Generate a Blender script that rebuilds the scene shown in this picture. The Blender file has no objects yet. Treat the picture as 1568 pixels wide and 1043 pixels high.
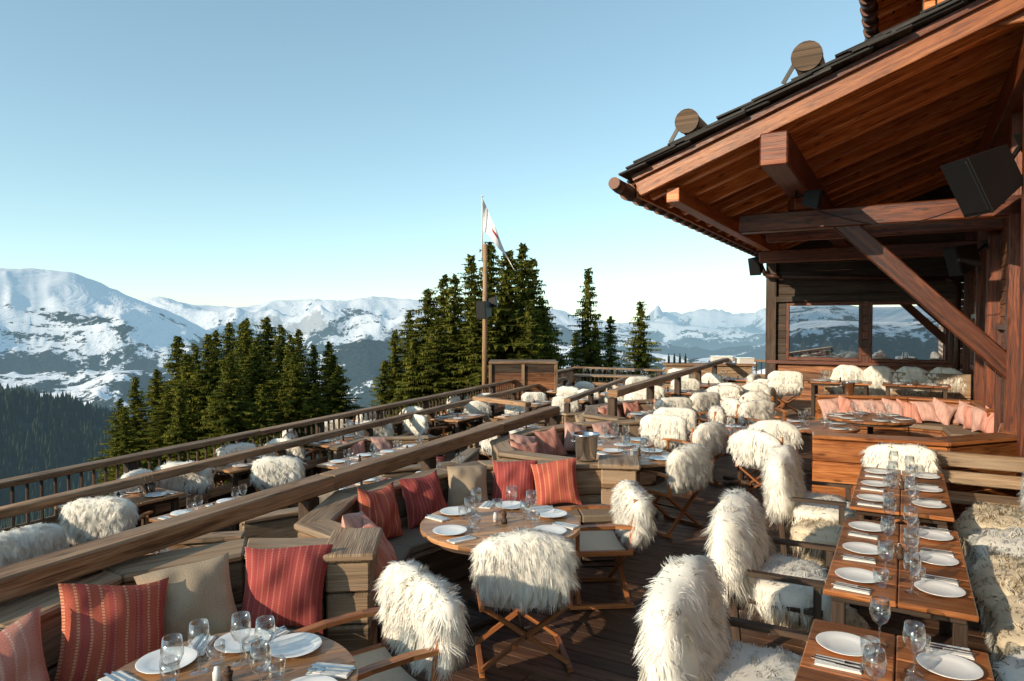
import bpy, bmesh, math, random
import numpy as np
from mathutils import Vector, Matrix
random.seed(7); RNG=np.random.default_rng(11)
scene=bpy.context.scene
COL=scene.collection

# ------------------------------------------------------------------ materials
def new_mat(name):
    m=bpy.data.materials.new(name); m.use_nodes=True
    nt=m.node_tree; nt.nodes.clear()
    out=nt.nodes.new('ShaderNodeOutputMaterial')
    return m,nt,out
def N(nt,t,**kw):
    n=nt.nodes.new(t)
    for k,v in kw.items(): setattr(n,k,v)
    return n
def ramp(nt,fac,stops):
    r=nt.nodes.new('ShaderNodeValToRGB'); e=r.color_ramp.elements
    while len(e)<len(stops): e.new(0.5)
    for i,(p,c) in enumerate(stops):
        e[i].position=p; e[i].color=(c[0],c[1],c[2],1) if not isinstance(c,float) else (c,c,c,1)
    nt.links.new(fac,r.inputs[0]); return r.outputs[0]
def math_(nt,op,a,b=None,c=None,clamp=False):
    n=nt.nodes.new('ShaderNodeMath'); n.operation=op; n.use_clamp=clamp
    for i,v in enumerate((a,b,c)):
        if v is None: continue
        if isinstance(v,(int,float)): n.inputs[i].default_value=v
        else: nt.links.new(v,n.inputs[i])
    return n.outputs[0]
def mixc(nt,fac,a,b,mode='MIX'):
    n=nt.nodes.new('ShaderNodeMix'); n.data_type='RGBA'; n.blend_type=mode
    for s,v in ((n.inputs[0],fac),(n.inputs[6],a),(n.inputs[7],b)):
        if isinstance(v,(int,float)): s.default_value=v
        elif isinstance(v,tuple): s.default_value=(v[0],v[1],v[2],1)
        else: nt.links.new(v,s)
    return n.outputs[2]
def wood(name,c_dark,c_mid,c_light,rough=0.6,grey=0.0,bump=0.25,spec=0.3,greyc=(0.30,0.26,0.21)):
    m,nt,out=new_mat(name)
    uv=N(nt,'ShaderNodeUVMap')
    def noise(sx,sy,detail,dist):
        mp=N(nt,'ShaderNodeMapping'); mp.inputs['Scale'].default_value=(sx,sy,1)
        nt.links.new(uv.outputs[0],mp.inputs[0])
        n=N(nt,'ShaderNodeTexNoise',noise_dimensions='2D'); n.inputs['Scale'].default_value=1; n.inputs['Detail'].default_value=detail
        n.inputs['Roughness'].default_value=0.6; n.inputs['Distortion'].default_value=dist
        nt.links.new(mp.outputs[0],n.inputs[0]); return n.outputs[0]
    g1=noise(1.3,20,3,0.7); g2=noise(5,130,1,0.0); bv=noise(0.05,0.9,0,0)
    f=math_(nt,'ADD',math_(nt,'MULTIPLY',g1,0.7),math_(nt,'MULTIPLY',g2,0.3))
    col=ramp(nt,f,[(0.32,c_dark),(0.5,c_mid),(0.68,c_light)])
    bvc=ramp(nt,bv,[(0.3,0.6),(0.7,1.35)])
    col=mixc(nt,1.0,col,bvc,'MULTIPLY')
    mp=N(nt,'ShaderNodeMapping'); mp.inputs['Scale'].default_value=(1.5,5.0,1); nt.links.new(uv.outputs[0],mp.inputs[0])
    vo=N(nt,'ShaderNodeTexVoronoi',voronoi_dimensions='2D'); vo.inputs['Scale'].default_value=1; nt.links.new(mp.outputs[0],vo.inputs[0])
    k=ramp(nt,vo.outputs['Distance'],[(0.04,1.0),(0.11,0.0)])
    col=mixc(nt,math_(nt,'MULTIPLY',k,0.7),col,(c_dark[0]*.4,c_dark[1]*.4,c_dark[2]*.4))
    if grey>0:
        w=noise(0.9,4,2,0.3)
        wf=math_(nt,'MULTIPLY',ramp(nt,w,[(0.35,0.0),(0.65,1.0)]),grey)
        col=mixc(nt,wf,col,greyc)
    bs=N(nt,'ShaderNodeBsdfPrincipled'); nt.links.new(col,bs.inputs['Base Color'])
    bs.inputs['Roughness'].default_value=rough; bs.inputs['Specular IOR Level'].default_value=spec
    b=N(nt,'ShaderNodeBump'); b.inputs['Strength'].default_value=bump; b.inputs['Distance'].default_value=0.008
    nt.links.new(g2,b.inputs['Height']); nt.links.new(b.outputs[0],bs.inputs['Normal'])
    nt.links.new(bs.outputs[0],out.inputs[0]); return m
def plain(name,c,rough=0.5,metal=0.0,spec=0.5,nscale=20,var=0.15,bump=0.0):
    m,nt,out=new_mat(name)
    tc=N(nt,'ShaderNodeTexCoord'); n=N(nt,'ShaderNodeTexNoise'); n.inputs['Scale'].default_value=nscale; n.inputs['Detail'].default_value=2
    nt.links.new(tc.outputs['Object'],n.inputs[0])
    col=mixc(nt,n.outputs[0],tuple(x*(1-var) for x in c),tuple(min(1,x*(1+var)) for x in c))
    bs=N(nt,'ShaderNodeBsdfPrincipled'); nt.links.new(col,bs.inputs['Base Color'])
    bs.inputs['Roughness'].default_value=rough; bs.inputs['Metallic'].default_value=metal; bs.inputs['Specular IOR Level'].default_value=spec
    if bump:
        b=N(nt,'ShaderNodeBump'); b.inputs['Strength'].default_value=bump; b.inputs['Distance'].default_value=0.01
        nt.links.new(n.outputs[0],b.inputs['Height']); nt.links.new(b.outputs[0],bs.inputs['Normal'])
    nt.links.new(bs.outputs[0],out.inputs[0]); return m

M_deck=wood('deck_wood',(0.035,0.016,0.009),(0.08,0.038,0.021),(0.125,0.064,0.036),0.5,0.15,greyc=(0.17,0.11,0.07))
M_rail=wood('weathered_rail_wood',(0.09,0.040,0.018),(0.26,0.135,0.064),(0.42,0.25,0.135),0.65,0.45,0.6,greyc=(0.38,0.27,0.175))
M_booth=wood('old_timber',(0.09,0.050,0.027),(0.24,0.145,0.08),(0.37,0.245,0.145),0.65,0.5,0.6,greyc=(0.39,0.30,0.21))
M_dark=wood('dark_timber',(0.018,0.010,0.007),(0.045,0.024,0.014),(0.085,0.046,0.027),0.65,0.1,0.3)
M_soffit=wood('larch_soffit',(0.22,0.055,0.012),(0.46,0.13,0.03),(0.64,0.22,0.058),0.42,0.0,0.3,0.45)
M_rafter=wood('larch_rafter',(0.26,0.065,0.014),(0.58,0.19,0.046),(0.76,0.32,0.10),0.4,0.0,0.3,0.45)
M_beam=wood('stained_beam',(0.035,0.009,0.005),(0.13,0.031,0.011),(0.24,0.066,0.022),0.4,0.0,0.4,0.45)
M_wall=wood('chalet_wall_wood',(0.06,0.02,0.009),(0.21,0.078,0.03),(0.36,0.155,0.065),0.55,0.1,0.4)
M_table=wood('table_wood',(0.13,0.036,0.011),(0.31,0.105,0.032),(0.47,0.19,0.064),0.33,0.0,0.2,0.5)
M_tableL=wood('oak_table_wood',(0.25,0.11,0.045),(0.42,0.21,0.09),(0.54,0.30,0.145),0.36,0.0,0.15,0.5)
M_chair=wood('chair_wood',(0.2,0.06,0.02),(0.36,0.13,0.042),(0.48,0.2,0.07),0.4,0,0.1,0.5)
M_shingle=wood('roof_shingle',(0.012,0.011,0.011),(0.03,0.028,0.027),(0.065,0.06,0.055),0.85,0.2,0.6,greyc=(.14,.13,.12))
M_log=wood('log_end',(0.03,0.018,0.010),(0.09,0.052,0.030),(0.16,0.10,0.06),0.8,0.25,0.4,greyc=(.17,.14,.11))
M_canvas=plain('beige_canvas',(0.58,0.48,0.37),0.9,0,0.1,60,0.12,0.2)
M_seatpad=plain('taupe_seat_fabric',(0.22,0.165,0.12),0.95,0,0.1,40,0.2,0.3)
M_white=plain('white_porcelain',(0.82,0.80,0.77),0.15,0,0.5,5,0.02)
M_linen=plain('linen_napkin',(0.74,0.71,0.67),0.9,0,0.1,80,0.06,0.3)
M_steel=plain('cutlery_steel',(0.6,0.6,0.6),0.22,1.0,0.5,30,0.05)
M_black=plain('black_plastic',(0.008,0.008,0.009),0.5,0,0.3,50,0.2)
M_copper=plain('copper_gutter',(0.075,0.032,0.02),0.5,0.4,0.4,9,0.4)
M_metal=plain('dark_metal',(0.03,0.028,0.026),0.45,0.8,0.4,20,0.2)
M_flag=plain('flag_cloth',(0.8,0.78,0.77),0.8,0,0.1,3,0.03)
M_flagred=plain('flag_print',(0.35,0.05,0.06),0.8,0,0.1,3,0.03)
M_bottle=plain('dark_bottle_glass',(0.012,0.02,0.012),0.08,0,0.6,3,0.1)
M_pole=wood('pole_wood',(0.12,0.06,0.03),(0.3,0.17,0.08),(0.42,0.27,0.15),0.7,0.2)

def mat_glass():
    m,nt,out=new_mat('clear_glass')
    tr=N(nt,'ShaderNodeBsdfTransparent'); tr.inputs[0].default_value=(0.92,0.94,0.94,1)
    gl=N(nt,'ShaderNodeBsdfGlossy'); gl.inputs['Roughness'].default_value=0.05; gl.inputs[0].default_value=(1,1,1,1)
    lw=N(nt,'ShaderNodeLayerWeight'); lw.inputs[0].default_value=0.5
    f=math_(nt,'MULTIPLY_ADD',math_(nt,'POWER',lw.outputs['Facing'],2.0),0.85,0.09,clamp=True)
    mx=N(nt,'ShaderNodeMixShader'); nt.links.new(f,mx.inputs[0]); nt.links.new(tr.outputs[0],mx.inputs[1]); nt.links.new(gl.outputs[0],mx.inputs[2])
    nt.links.new(mx.outputs[0],out.inputs[0]); return m
M_glass=mat_glass()
def mat_window():
    m,nt,out=new_mat('window_glass')
    d=N(nt,'ShaderNodeBsdfTransparent'); d.inputs[0].default_value=(0.75,0.74,0.7,1)
    gl=N(nt,'ShaderNodeBsdfGlossy'); gl.inputs['Roughness'].default_value=0.01; gl.inputs[0].default_value=(0.95,0.96,0.97,1)
    mx=N(nt,'ShaderNodeMixShader'); mx.inputs[0].default_value=0.6
    nt.links.new(d.outputs[0],mx.inputs[1]); nt.links.new(gl.outputs[0],mx.inputs[2]); nt.links.new(mx.outputs[0],out.inputs[0]); return m
M_window=mat_window()

def mat_fur(name,root,mid,tip):
    m,nt,out=new_mat(name)
    uv=N(nt,'ShaderNodeUVMap'); sp=N(nt,'ShaderNodeSeparateXYZ'); nt.links.new(uv.outputs[0],sp.inputs[0])
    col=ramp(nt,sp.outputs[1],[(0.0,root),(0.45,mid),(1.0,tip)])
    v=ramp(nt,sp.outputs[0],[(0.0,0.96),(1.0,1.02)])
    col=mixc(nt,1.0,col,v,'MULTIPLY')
    d=N(nt,'ShaderNodeBsdfDiffuse'); t=N(nt,'ShaderNodeBsdfTranslucent')
    nt.links.new(col,d.inputs[0]); nt.links.new(col,t.inputs[0])
    mx=N(nt,'ShaderNodeMixShader'); mx.inputs[0].default_value=0.14
    nt.links.new(d.outputs[0],mx.inputs[1]); nt.links.new(t.outputs[0],mx.inputs[2]); nt.links.new(mx.outputs[0],out.inputs[0]); return m
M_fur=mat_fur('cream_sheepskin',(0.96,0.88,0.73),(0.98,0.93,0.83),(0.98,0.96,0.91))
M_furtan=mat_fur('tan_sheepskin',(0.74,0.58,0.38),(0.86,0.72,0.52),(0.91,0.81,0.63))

def mat_cushion(name,base,s1,s2,n1,n2,amt=0.8):
    m,nt,out=new_mat(name)
    uv=N(nt,'ShaderNodeUVMap'); sp=N(nt,'ShaderNodeSeparateXYZ'); nt.links.new(uv.outputs[0],sp.inputs[0])
    u=sp.outputs[0]; v=sp.outputs[1]
    a=math_(nt,'FRACT',math_(nt,'MULTIPLY',u,n1)); sa=math_(nt,'LESS_THAN',a,0.22)
    b=math_(nt,'FRACT',math_(nt,'ADD',math_(nt,'MULTIPLY',u,n2),0.4)); sb=math_(nt,'LESS_THAN',b,0.3)
    dash=math_(nt,'GREATER_THAN',math_(nt,'FRACT',math_(nt,'MULTIPLY',v,34.0)),0.4)
    c=mixc(nt,math_(nt,'MULTIPLY',math_(nt,'MULTIPLY',sa,dash),amt),base,s1)
    c=mixc(nt,math_(nt,'MULTIPLY',sb,amt*0.7),c,s2)
    n=N(nt,'ShaderNodeTexNoise'); n.inputs['Scale'].default_value=90; nt.links.new(uv.outputs[0],n.inputs[0])
    c=mixc(nt,1.0,c,ramp(nt,n.outputs[0],[(0.3,0.75),(0.7,1.2)]),'MULTIPLY')
    bs=N(nt,'ShaderNodeBsdfPrincipled'); nt.links.new(c,bs.inputs['Base Color']); bs.inputs['Roughness'].default_value=0.95; bs.inputs['Specular IOR Level'].default_value=0.1
    bp=N(nt,'ShaderNodeBump'); bp.inputs['Strength'].default_value=0.5; bp.inputs['Distance'].default_value=0.004
    nt.links.new(math_(nt,'ADD',n.outputs[0],math_(nt,'MULTIPLY',sa,0.8)),bp.inputs['Height']); nt.links.new(bp.outputs[0],bs.inputs['Normal'])
    nt.links.new(bs.outputs[0],out.inputs[0]); return m
M_cred=mat_cushion('red_striped_weave',(0.50,0.12,0.075),(0.76,0.40,0.24),(0.36,0.06,0.07),9.0,4.0)
M_ccrim=mat_cushion('crimson_weave',(0.38,0.075,0.065),(0.62,0.30,0.24),(0.26,0.045,0.055),13.0,5.0,0.6)
M_cbeige=mat_cushion('beige_weave',(0.47,0.36,0.25),(0.54,0.42,0.30),(0.41,0.31,0.21),30.0,23.0,0.4)
M_cpink=mat_cushion('pink_weave',(0.62,0.28,0.21),(0.74,0.48,0.38),(0.52,0.17,0.13),8.0,3.0)
M_crose=mat_cushion('dusty_rose_weave',(0.60,0.36,0.30),(0.68,0.47,0.39),(0.50,0.25,0.21),14.0,6.0,.6)

# ------------------------------------------------------------------ mesh builder
def R3(yaw=0,pitch=0,roll=0):
    return (Matrix.Rotation(yaw,3,'Z')@Matrix.Rotation(pitch,3,'Y')@Matrix.Rotation(roll,3,'X'))
class MB:
    def __init__(s): s.v=[];s.f=[];s.uv=[];s.mi=[];s.sm=[]
    def box(s,c,size,R=None,mat=0):
        c=Vector(c); R=R or Matrix.Identity(3); hx,hy,hz=[a/2 for a in size]
        L=max(range(3),key=lambda i:size[i]); ru=random.random()*9; rv=random.randint(0,60)*1.37
        corners=[(-1,-1,-1),(1,-1,-1),(1,1,-1),(-1,1,-1),(-1,-1,1),(1,-1,1),(1,1,1),(-1,1,1)]
        b=len(s.v); loc=[]
        for q in corners:
            l=(q[0]*hx,q[1]*hy,q[2]*hz); loc.append(l); s.v.append(tuple(c+R@Vector(l)))
        for fc,ax in (((0,3,2,1),2),((4,5,6,7),2),((0,1,5,4),1),((2,3,7,6),1),((1,2,6,5),0),((3,0,4,7),0)):
            s.f.append([b+i for i in fc]); s.mi.append(mat); s.sm.append(False)
            others=[i for i in range(3) if i!=ax]
            if L in others:
                o=[i for i in others if i!=L][0]
                s.uv.append([(loc[i][L]+ru,loc[i][o]+rv+ax*.31) for i in fc])
            else: s.uv.append([(loc[i][others[0]]*.3+ru,loc[i][others[1]]+rv) for i in fc])
    def beam(s,p0,p1,w,h,mat=0,up=(0,0,1)):
        p0=Vector(p0);p1=Vector(p1);d=p1-p0;L=d.length;x=d/L;u=Vector(up)
        y=u.cross(x).normalized(); z=x.cross(y)
        R=Matrix((x,y,z)).transposed(); s.box((p0+p1)/2,(L,w,h),R,mat)
    def prism(s,poly,z0,z1,mat=0):
        a=sum(poly[i][0]*poly[(i+1)%len(poly)][1]-poly[(i+1)%len(poly)][0]*poly[i][1] for i in range(len(poly)))
        if a<0: poly=poly[::-1]
        n=len(poly); b=len(s.v); ru=random.random()*9; rv=random.randint(0,60)*1.37
        e=max(((Vector(poly[(i+1)%n])-Vector(poly[i])) for i in range(n)),key=lambda q:q.length).normalized(); pe=Vector((-e[1],e[0]))
        for z in (z0,z1):
            for p in poly: s.v.append((p[0],p[1],z))
        def uvp(p): q=Vector(p); return (q.dot(e)+ru,q.dot(pe)+rv)
        s.f.append([b+i for i in range(n)][::-1]); s.uv.append([uvp(poly[i]) for i in range(n)][::-1]); s.mi.append(mat); s.sm.append(False)
        s.f.append([b+n+i for i in range(n)]); s.uv.append([uvp(p) for p in poly]); s.mi.append(mat); s.sm.append(False)
        for i in range(n):
            j=(i+1)%n; L=(Vector(poly[j])-Vector(poly[i])).length
            s.f.append([b+i,b+j,b+n+j,b+n+i]); s.uv.append([(ru,rv),(ru+L,rv),(ru+L,rv+z1-z0),(ru,rv+z1-z0)]); s.mi.append(mat); s.sm.append(False)
    def cyl(s,p0,p1,r0,r1=None,seg=12,mat=0,caps=True):
        r1=r0 if r1 is None else r1
        p0=Vector(p0);p1=Vector(p1);d=(p1-p0);L=d.length;d/=L
        a=Vector((0,0,1)) if abs(d.z)<0.9 else Vector((1,0,0)); x=a.cross(d).normalized(); y=d.cross(x)
        b=len(s.v); ru=random.random()*9; rv=random.randint(0,60)*1.37
        for p,r in ((p0,r0),(p1,r1)):
            for i in range(seg):
                t=2*math.pi*i/seg; s.v.append(tuple(p+x*math.cos(t)*r+y*math.sin(t)*r))
        for i in range(seg):
            j=(i+1)%seg; s.f.append([b+i,b+j,b+seg+j,b+seg+i]); s.mi.append(mat); s.sm.append(True)
            va=rv+i/seg*6.28*r0; vb=rv+(i+1)/seg*6.28*r0
            s.uv.append([(ru,va),(ru,vb),(ru+L,vb),(ru+L,va)])
        if caps:
            for o,rev in ((0,True),(seg,False)):
                ids=[b+o+i for i in range(seg)]; uvs=[(ru+.1*math.cos(6.28*i/seg)*r0,rv+math.sin(6.28*i/seg)*r0) for i in range(seg)]
                if rev: ids=ids[::-1]; uvs=uvs[::-1]
                s.f.append(ids); s.uv.append(uvs); s.mi.append(mat); s.sm.append(False)
    def lathe(s,prof,seg=20,c=(0,0,0),mat=0):
        b=len(s.v); n=len(prof)
        for r,z in prof:
            for i in range(seg):
                t=2*math.pi*i/seg; s.v.append((c[0]+r*math.cos(t),c[1]+r*math.sin(t),c[2]+z))
        for k in range(n-1):
            for i in range(seg):
                j=(i+1)%seg; s.f.append([b+k*seg+i,b+k*seg+j,b+(k+1)*seg+j,b+(k+1)*seg+i]); s.mi.append(mat); s.sm.append(True)
                s.uv.append([(i/seg,k/n),((i+1)/seg,k/n),((i+1)/seg,(k+1)/n),(i/seg,(k+1)/n)])
    def grid(s,fn,nu,nv,mat=0,smooth=True):
        b=len(s.v)
        for j in range(nv+1):
            for i in range(nu+1): s.v.append(tuple(fn(i/nu,j/nv)))
        for j in range(nv):
            for i in range(nu):
                a=b+j*(nu+1)+i; s.f.append([a,a+1,a+nu+2,a+nu+1]); s.mi.append(mat); s.sm.append(smooth)
                s.uv.append([(i/nu,j/nv),((i+1)/nu,j/nv),((i+1)/nu,(j+1)/nv),(i/nu,(j+1)/nv)])
    def mesh(s,name,mats):
        me=bpy.data.meshes.new(name); me.from_pydata(s.v,[],s.f)
        uvl=me.uv_layers.new(name='UVMap'); flat=[c for f in s.uv for p in f for c in p]
        uvl.data.foreach_set('uv',flat)
        me.polygons.foreach_set('material_index',s.mi); me.polygons.foreach_set('use_smooth',s.sm)
        for m in mats: me.materials.append(m)
        me.update(); return me
def place(me,name,loc=(0,0,0),yaw=0,scale=1,bevel=0,rot=None,parent=None):
    o=bpy.data.objects.new(name,me); COL.objects.link(o); o.location=loc
    o.rotation_euler=rot if rot else (0,0,yaw)
    o.scale=(scale,)*3 if isinstance(scale,(int,float)) else scale
    if bevel:
        b=o.modifiers.new('bevel','BEVEL'); b.width=bevel; b.segments=1; b.limit_method='ANGLE'; b.angle_limit=math.radians(50)
    if parent: o.parent=parent
    return o
def empty(name,loc=(0,0,0)):
    o=bpy.data.objects.new(name,None); COL.objects.link(o); o.location=loc; return o

# ------------------------------------------------------------------ frames of the site
e=Vector((0.5,0.8660)); n=Vector((0.8660,-0.5)); O=Vector((1.6,9.0))
YE=math.atan2(e.y,e.x); YN=math.atan2(n.y,n.x)
def B(s,t,z=None):
    p=O+e*s+n*t
    return (p.x,p.y) if z is None else (p.x,p.y,z)
def t_mid(s): return -0.945-(s+6.86)*0.0896
def t_out(s): return -5.62-(s+4.86)*0.13
ZL=-0.55

# ------------------------------------------------------------------ decks
m=MB(); s=-14.0
while s<16.0:
    t1=4.38 if s<10.6 else -0.02
    a=t_mid(s)-0.1
    cuts=[a]; x=a+random.uniform(1,3.5)
    while x<t1-0.8: cuts.append(x); x+=random.uniform(2.6,4)
    cuts.append(t1)
    for i in range(len(cuts)-1):
        p0=B(s,cuts[i]+.002,-0.02+random.uniform(-.0015,.0015)); p1=B(s,cuts[i+1]-.002,-0.02)
        m.beam(p0,p1,0.132,0.04)
    s+=0.14
m.prism([B(-14,t_mid(-14)-.1),B(16,t_mid(16)-.1),B(16,-.1),B(-14,4.3)],-0.16,-0.045,0)
m.beam(B(-14,t_mid(-14)-.13,-.27),B(16,t_mid(16)-.13,-.27),.05,.5)
place(m.mesh('upper_deck',[M_deck]),'terrace_deck',bevel=0.004)
m=MB(); s=-14.0
while s<16.0:
    a=t_out(s); c=t_mid(s)-.16; mid=(a+c)/2+random.uniform(-.8,.8)
    m.beam(B(s,a,ZL-.02),B(s,mid-.002,ZL-.02),0.132,0.04); m.beam(B(s,mid+.002,ZL-.02),B(s,c,ZL-.02),0.132,0.04); s+=0.14
m.prism([B(-14,t_out(-14)),B(16,t_out(16)),B(16,t_mid(16)-.2),B(-14,t_mid(-14)-.2)],ZL-.3,ZL-.045,0)
place(m.mesh('lower_deck',[M_deck]),'lower_terrace_deck',bevel=0.004)
m=MB(); s=6.6
while s<10.6:
    m.beam(B(s,.6,.28),B(s,4.36,.28),.132,.04); s+=.14
m.prism([B(6.54,.6),B(10.64,.6),B(10.64,4.36),B(6.54,4.36)],.004,.258,0)
place(m.mesh('platform',[M_booth]),'raised_platform',bevel=.004)

# ------------------------------------------------------------------ railings
def rail_run(name,pts,zb,ztop,post=1.9,balusters=False,w=.17,h=.11,mid=True,mat=M_rail):
    m=MB()
    for (a,b) in zip(pts[:-1],pts[1:]):
        a=Vector(a);b=Vector(b);L=(b-a).length;d=(b-a)/L
        q=0
        while q<L-.01:
            q2=min(L,q+random.uniform(3.2,4.6))
            if L-q2<1: q2=L
            pa=a+d*q; pb=a+d*(q2-.003); dz=random.uniform(-.004,.004)
            m.beam((pa.x,pa.y,ztop-h/2+dz),(pb.x,pb.y,ztop-h/2+dz),w+random.uniform(-.006,.006),h,0); q=q2
        k=max(1,round(L/post))
        for i in range(k+1):
            p=a+d*(L*i/k); m.box((p.x,p.y,(zb+ztop-h)/2-.004),(.13,.13,ztop-h-zb-.014),R3(math.atan2(d.y,d.x)),1)
        if mid:
            m.beam((a.x,a.y,zb+.5),(b.x,b.y,zb+.5),.05,.13,0); m.beam((a.x,a.y,zb+.16),(b.x,b.y,zb+.16),.05,.13,1)
        if balusters:
            k=int(L/.16)
            for i in range(k):
                p=a+d*((i+.5)*L/k); m.box((p.x,p.y,(zb+ztop-h)/2),(.03,.045,ztop-h-zb-.016),R3(math.atan2(d.y,d.x)),1)
    return place(m.mesh(name,[mat,M_dark]),name,bevel=.012)
rail_run('timber_railing',[B(-12,t_mid(-12)),B(1.0,t_mid(1.0))],0,1.0,w=.19,h=.13)
rail_run('timber_railing',[B(1.7,t_mid(1.7)+.75),B(13.5,t_mid(13.5)+1.0)],0,1.22,2.2)
rail_run('balustrade',[B(-13,t_out(-13)+.06),B(16,t_out(16)+.06)],ZL,.55,2.0,True,.2,.07)
rail_run('timber_railing',[B(-13,t_out(-13)+.75),B(13,t_out(13)+.75)],ZL,.42,2.4,False,.16,.1)
rail_run('balustrade',[B(15.9,t_out(15.9)+.1),B(15.9,t_mid(15.9))],ZL,.6,2.0,True,.2,.07)
rail_run('balustrade',[B(15.9,t_mid(15.9)+.1),B(15.9,-.1)],0,1.05,2.0,True,.2,.07)
rail_run('timber_railing',[B(5.5,t_out(5.5)+.9),B(5.0,t_out(5)+2.6)],ZL,.5,1.7,False,.2,.1)
rail_run('timber_railing',[B(6.2,-3.9),B(13,-5.0)],ZL,.5,2.2,False,.16,.1)

# ------------------------------------------------------------------ booths (banquettes)
def offs(P,o):
    P=[Vector(p) for p in P]; ns=[]
    for a,b in zip(P[:-1],P[1:]):
        d=(b-a).normalized(); ns.append(Vector((-d.y,d.x)))
    r=[]
    for i in range(len(P)):
        if i==0: mm=ns[0]
        elif i==len(P)-1: mm=ns[-1]
        else: mm=(ns[i-1]+ns[i])/(1+ns[i-1].dot(ns[i]))
        r.append(P[i]+mm*o)
    return r
def strip(m,P,o0,o1,z0,z1,mat=0,gap=.0015):
    A=offs(P,o0);C=offs(P,o1)
    for i in range(len(P)-1):
        d=(A[i+1]-A[i]).normalized()*gap; d2=(C[i+1]-C[i]).normalized()*gap
        m.prism([tuple(A[i]+d),tuple(A[i+1]-d),tuple(C[i+1]-d2),tuple(C[i]+d2)],z0,z1,mat)
def booth(P,side,zb=0,top=.85,seat=True,wout=.2,mats=None,seatdepth=.52):
    m=MB(); sg=side
    zt=zb+top
    strip(m,P,sg*.03,-sg*wout,zt-.05,zt,0)
    h=(top-.06)/3
    for k in range(3):
        j=random.uniform(-.004,.004)
        strip(m,P,sg*(.0+j),-sg*.06,zb+k*h+.004,zb+(k+1)*h-.004,0)
        if wout>.1: strip(m,P,-sg*(wout-.07),-sg*(wout-.02+j),zb+k*h+.004,zb+(k+1)*h-.004,0)
    if seat:
        strip(m,P,sg*.012,sg*seatdepth,zb+.34,zb+.38,0)
        strip(m,P,sg*(seatdepth-.05),sg*(seatdepth-.02),zb+.01,zb+.335,1)
        strip(m,P,sg*.02,sg*(seatdepth-.02),zb+.384,zb+.46,2)
    return place(m.mesh('banquette_bench',mats or [M_booth,M_dark,M_seatpad]),'banquette_bench',bevel=.014)
booth([(-3.3,1.6),(-2.42,3.22),(-2.26,3.91),(-1.70,4.29),(-1.2,4.29)],-1,wout=.3)
booth([(-.98,4.66),(-1.36,5.0),(-1.32,5.78),(-.6,6.67),(-.29,6.98),(.64,6.98),(.95,7.02)],-1,wout=.22)
booth([(.70,7.3),(.02,7.75),(-.07,8.4),(.35,9.2),(.99,9.8),(1.9,10.1)],-1,wout=.2)
booth([(1.75,10.45),(1.35,10.9),(1.5,11.9),(2.3,12.7),(3.3,13.0)],-1)
MR=[M_table,M_wall,M_seatpad]
booth([(3.95,8.95),(5.2,8.42),(6.35,8.85),(7.0,9.7)],1,top=.88,wout=.34,mats=MR)
booth([(7.75,11.1),(8.25,12.2),(7.5,12.9),(5.95,13.25)],1,top=.9,wout=.25,mats=MR)
def pier(m,cx,cy,yaw,sx,sy,h):
    R=R3(yaw)
    for k in range(4):
        hh=(h-.05)/4; m.box((cx,cy,k*hh+hh/2),(sx+random.uniform(-.006,.006),sy,hh-.008),R,0)
    m.box((cx,cy,h-.022),(sx+.07,sy+.07,.05),R,0)
for a in ((-1.05,4.47,0.1,.27,.5,.865),(1.12,7.12,-.15,.36,.46,.866),(2.05,10.3,-.15,.3,.4,.866)):
    m=MB(); pier(m,*a); place(m.mesh('timber_pier',[M_booth]),'timber_pier',bevel=.014)
def low_booth(P,side): return booth(P,side,zb=ZL,top=.8,wout=.18)
low_booth([(-4.2,5.5),(-3.3,6.4),(-2.6,6.55)],-1)
low_booth([(-3.1,4.6),(-2.75,5.6),(-2.0,6.3)],-1)
low_booth([(-2.9,7.2),(-1.9,7.9),(-1.5,8.9)],1)
low_booth([(-2.9,11.2),(-2.6,12.1),(-1.5,12.3)],-1)
low_booth([(-1.9,9.6),(-.9,10.1),(-.7,11.2)],1)
low_booth([(-.7,13.0),(-.4,14.0),(.7,14.4)],-1)
low_booth([(1.2,15.4),(2.4,16.0),(3.4,16.0)],-1)
m=MB()
c2=Vector((2.57,4.5)); c1=c2-e*2.17; c3=c2+e*2.17
a=c3+e*1.7-n*.1; b=c3+e*1.7+n*1.35
m.beam((a.x,a.y,.78),(b.x,b.y,.78),.06,.16); m.beam((a.x,a.y,.58),(b.x,b.y,.58),.06,.14)
m.beam((a.x-e.x*.3,a.y-e.y*.3,.42),(b.x-e.x*.3,b.y-e.y*.3,.42),.42,.05)
for q in (a+n*.08,b-n*.08): m.box((q.x+e.x*.075,q.y+e.y*.075,.43),(.09,.08,.86),R3(YN),1)
place(m.mesh('wooden_bench',[M_booth,M_dark]),'wooden_bench',bevel=.01)

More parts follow.
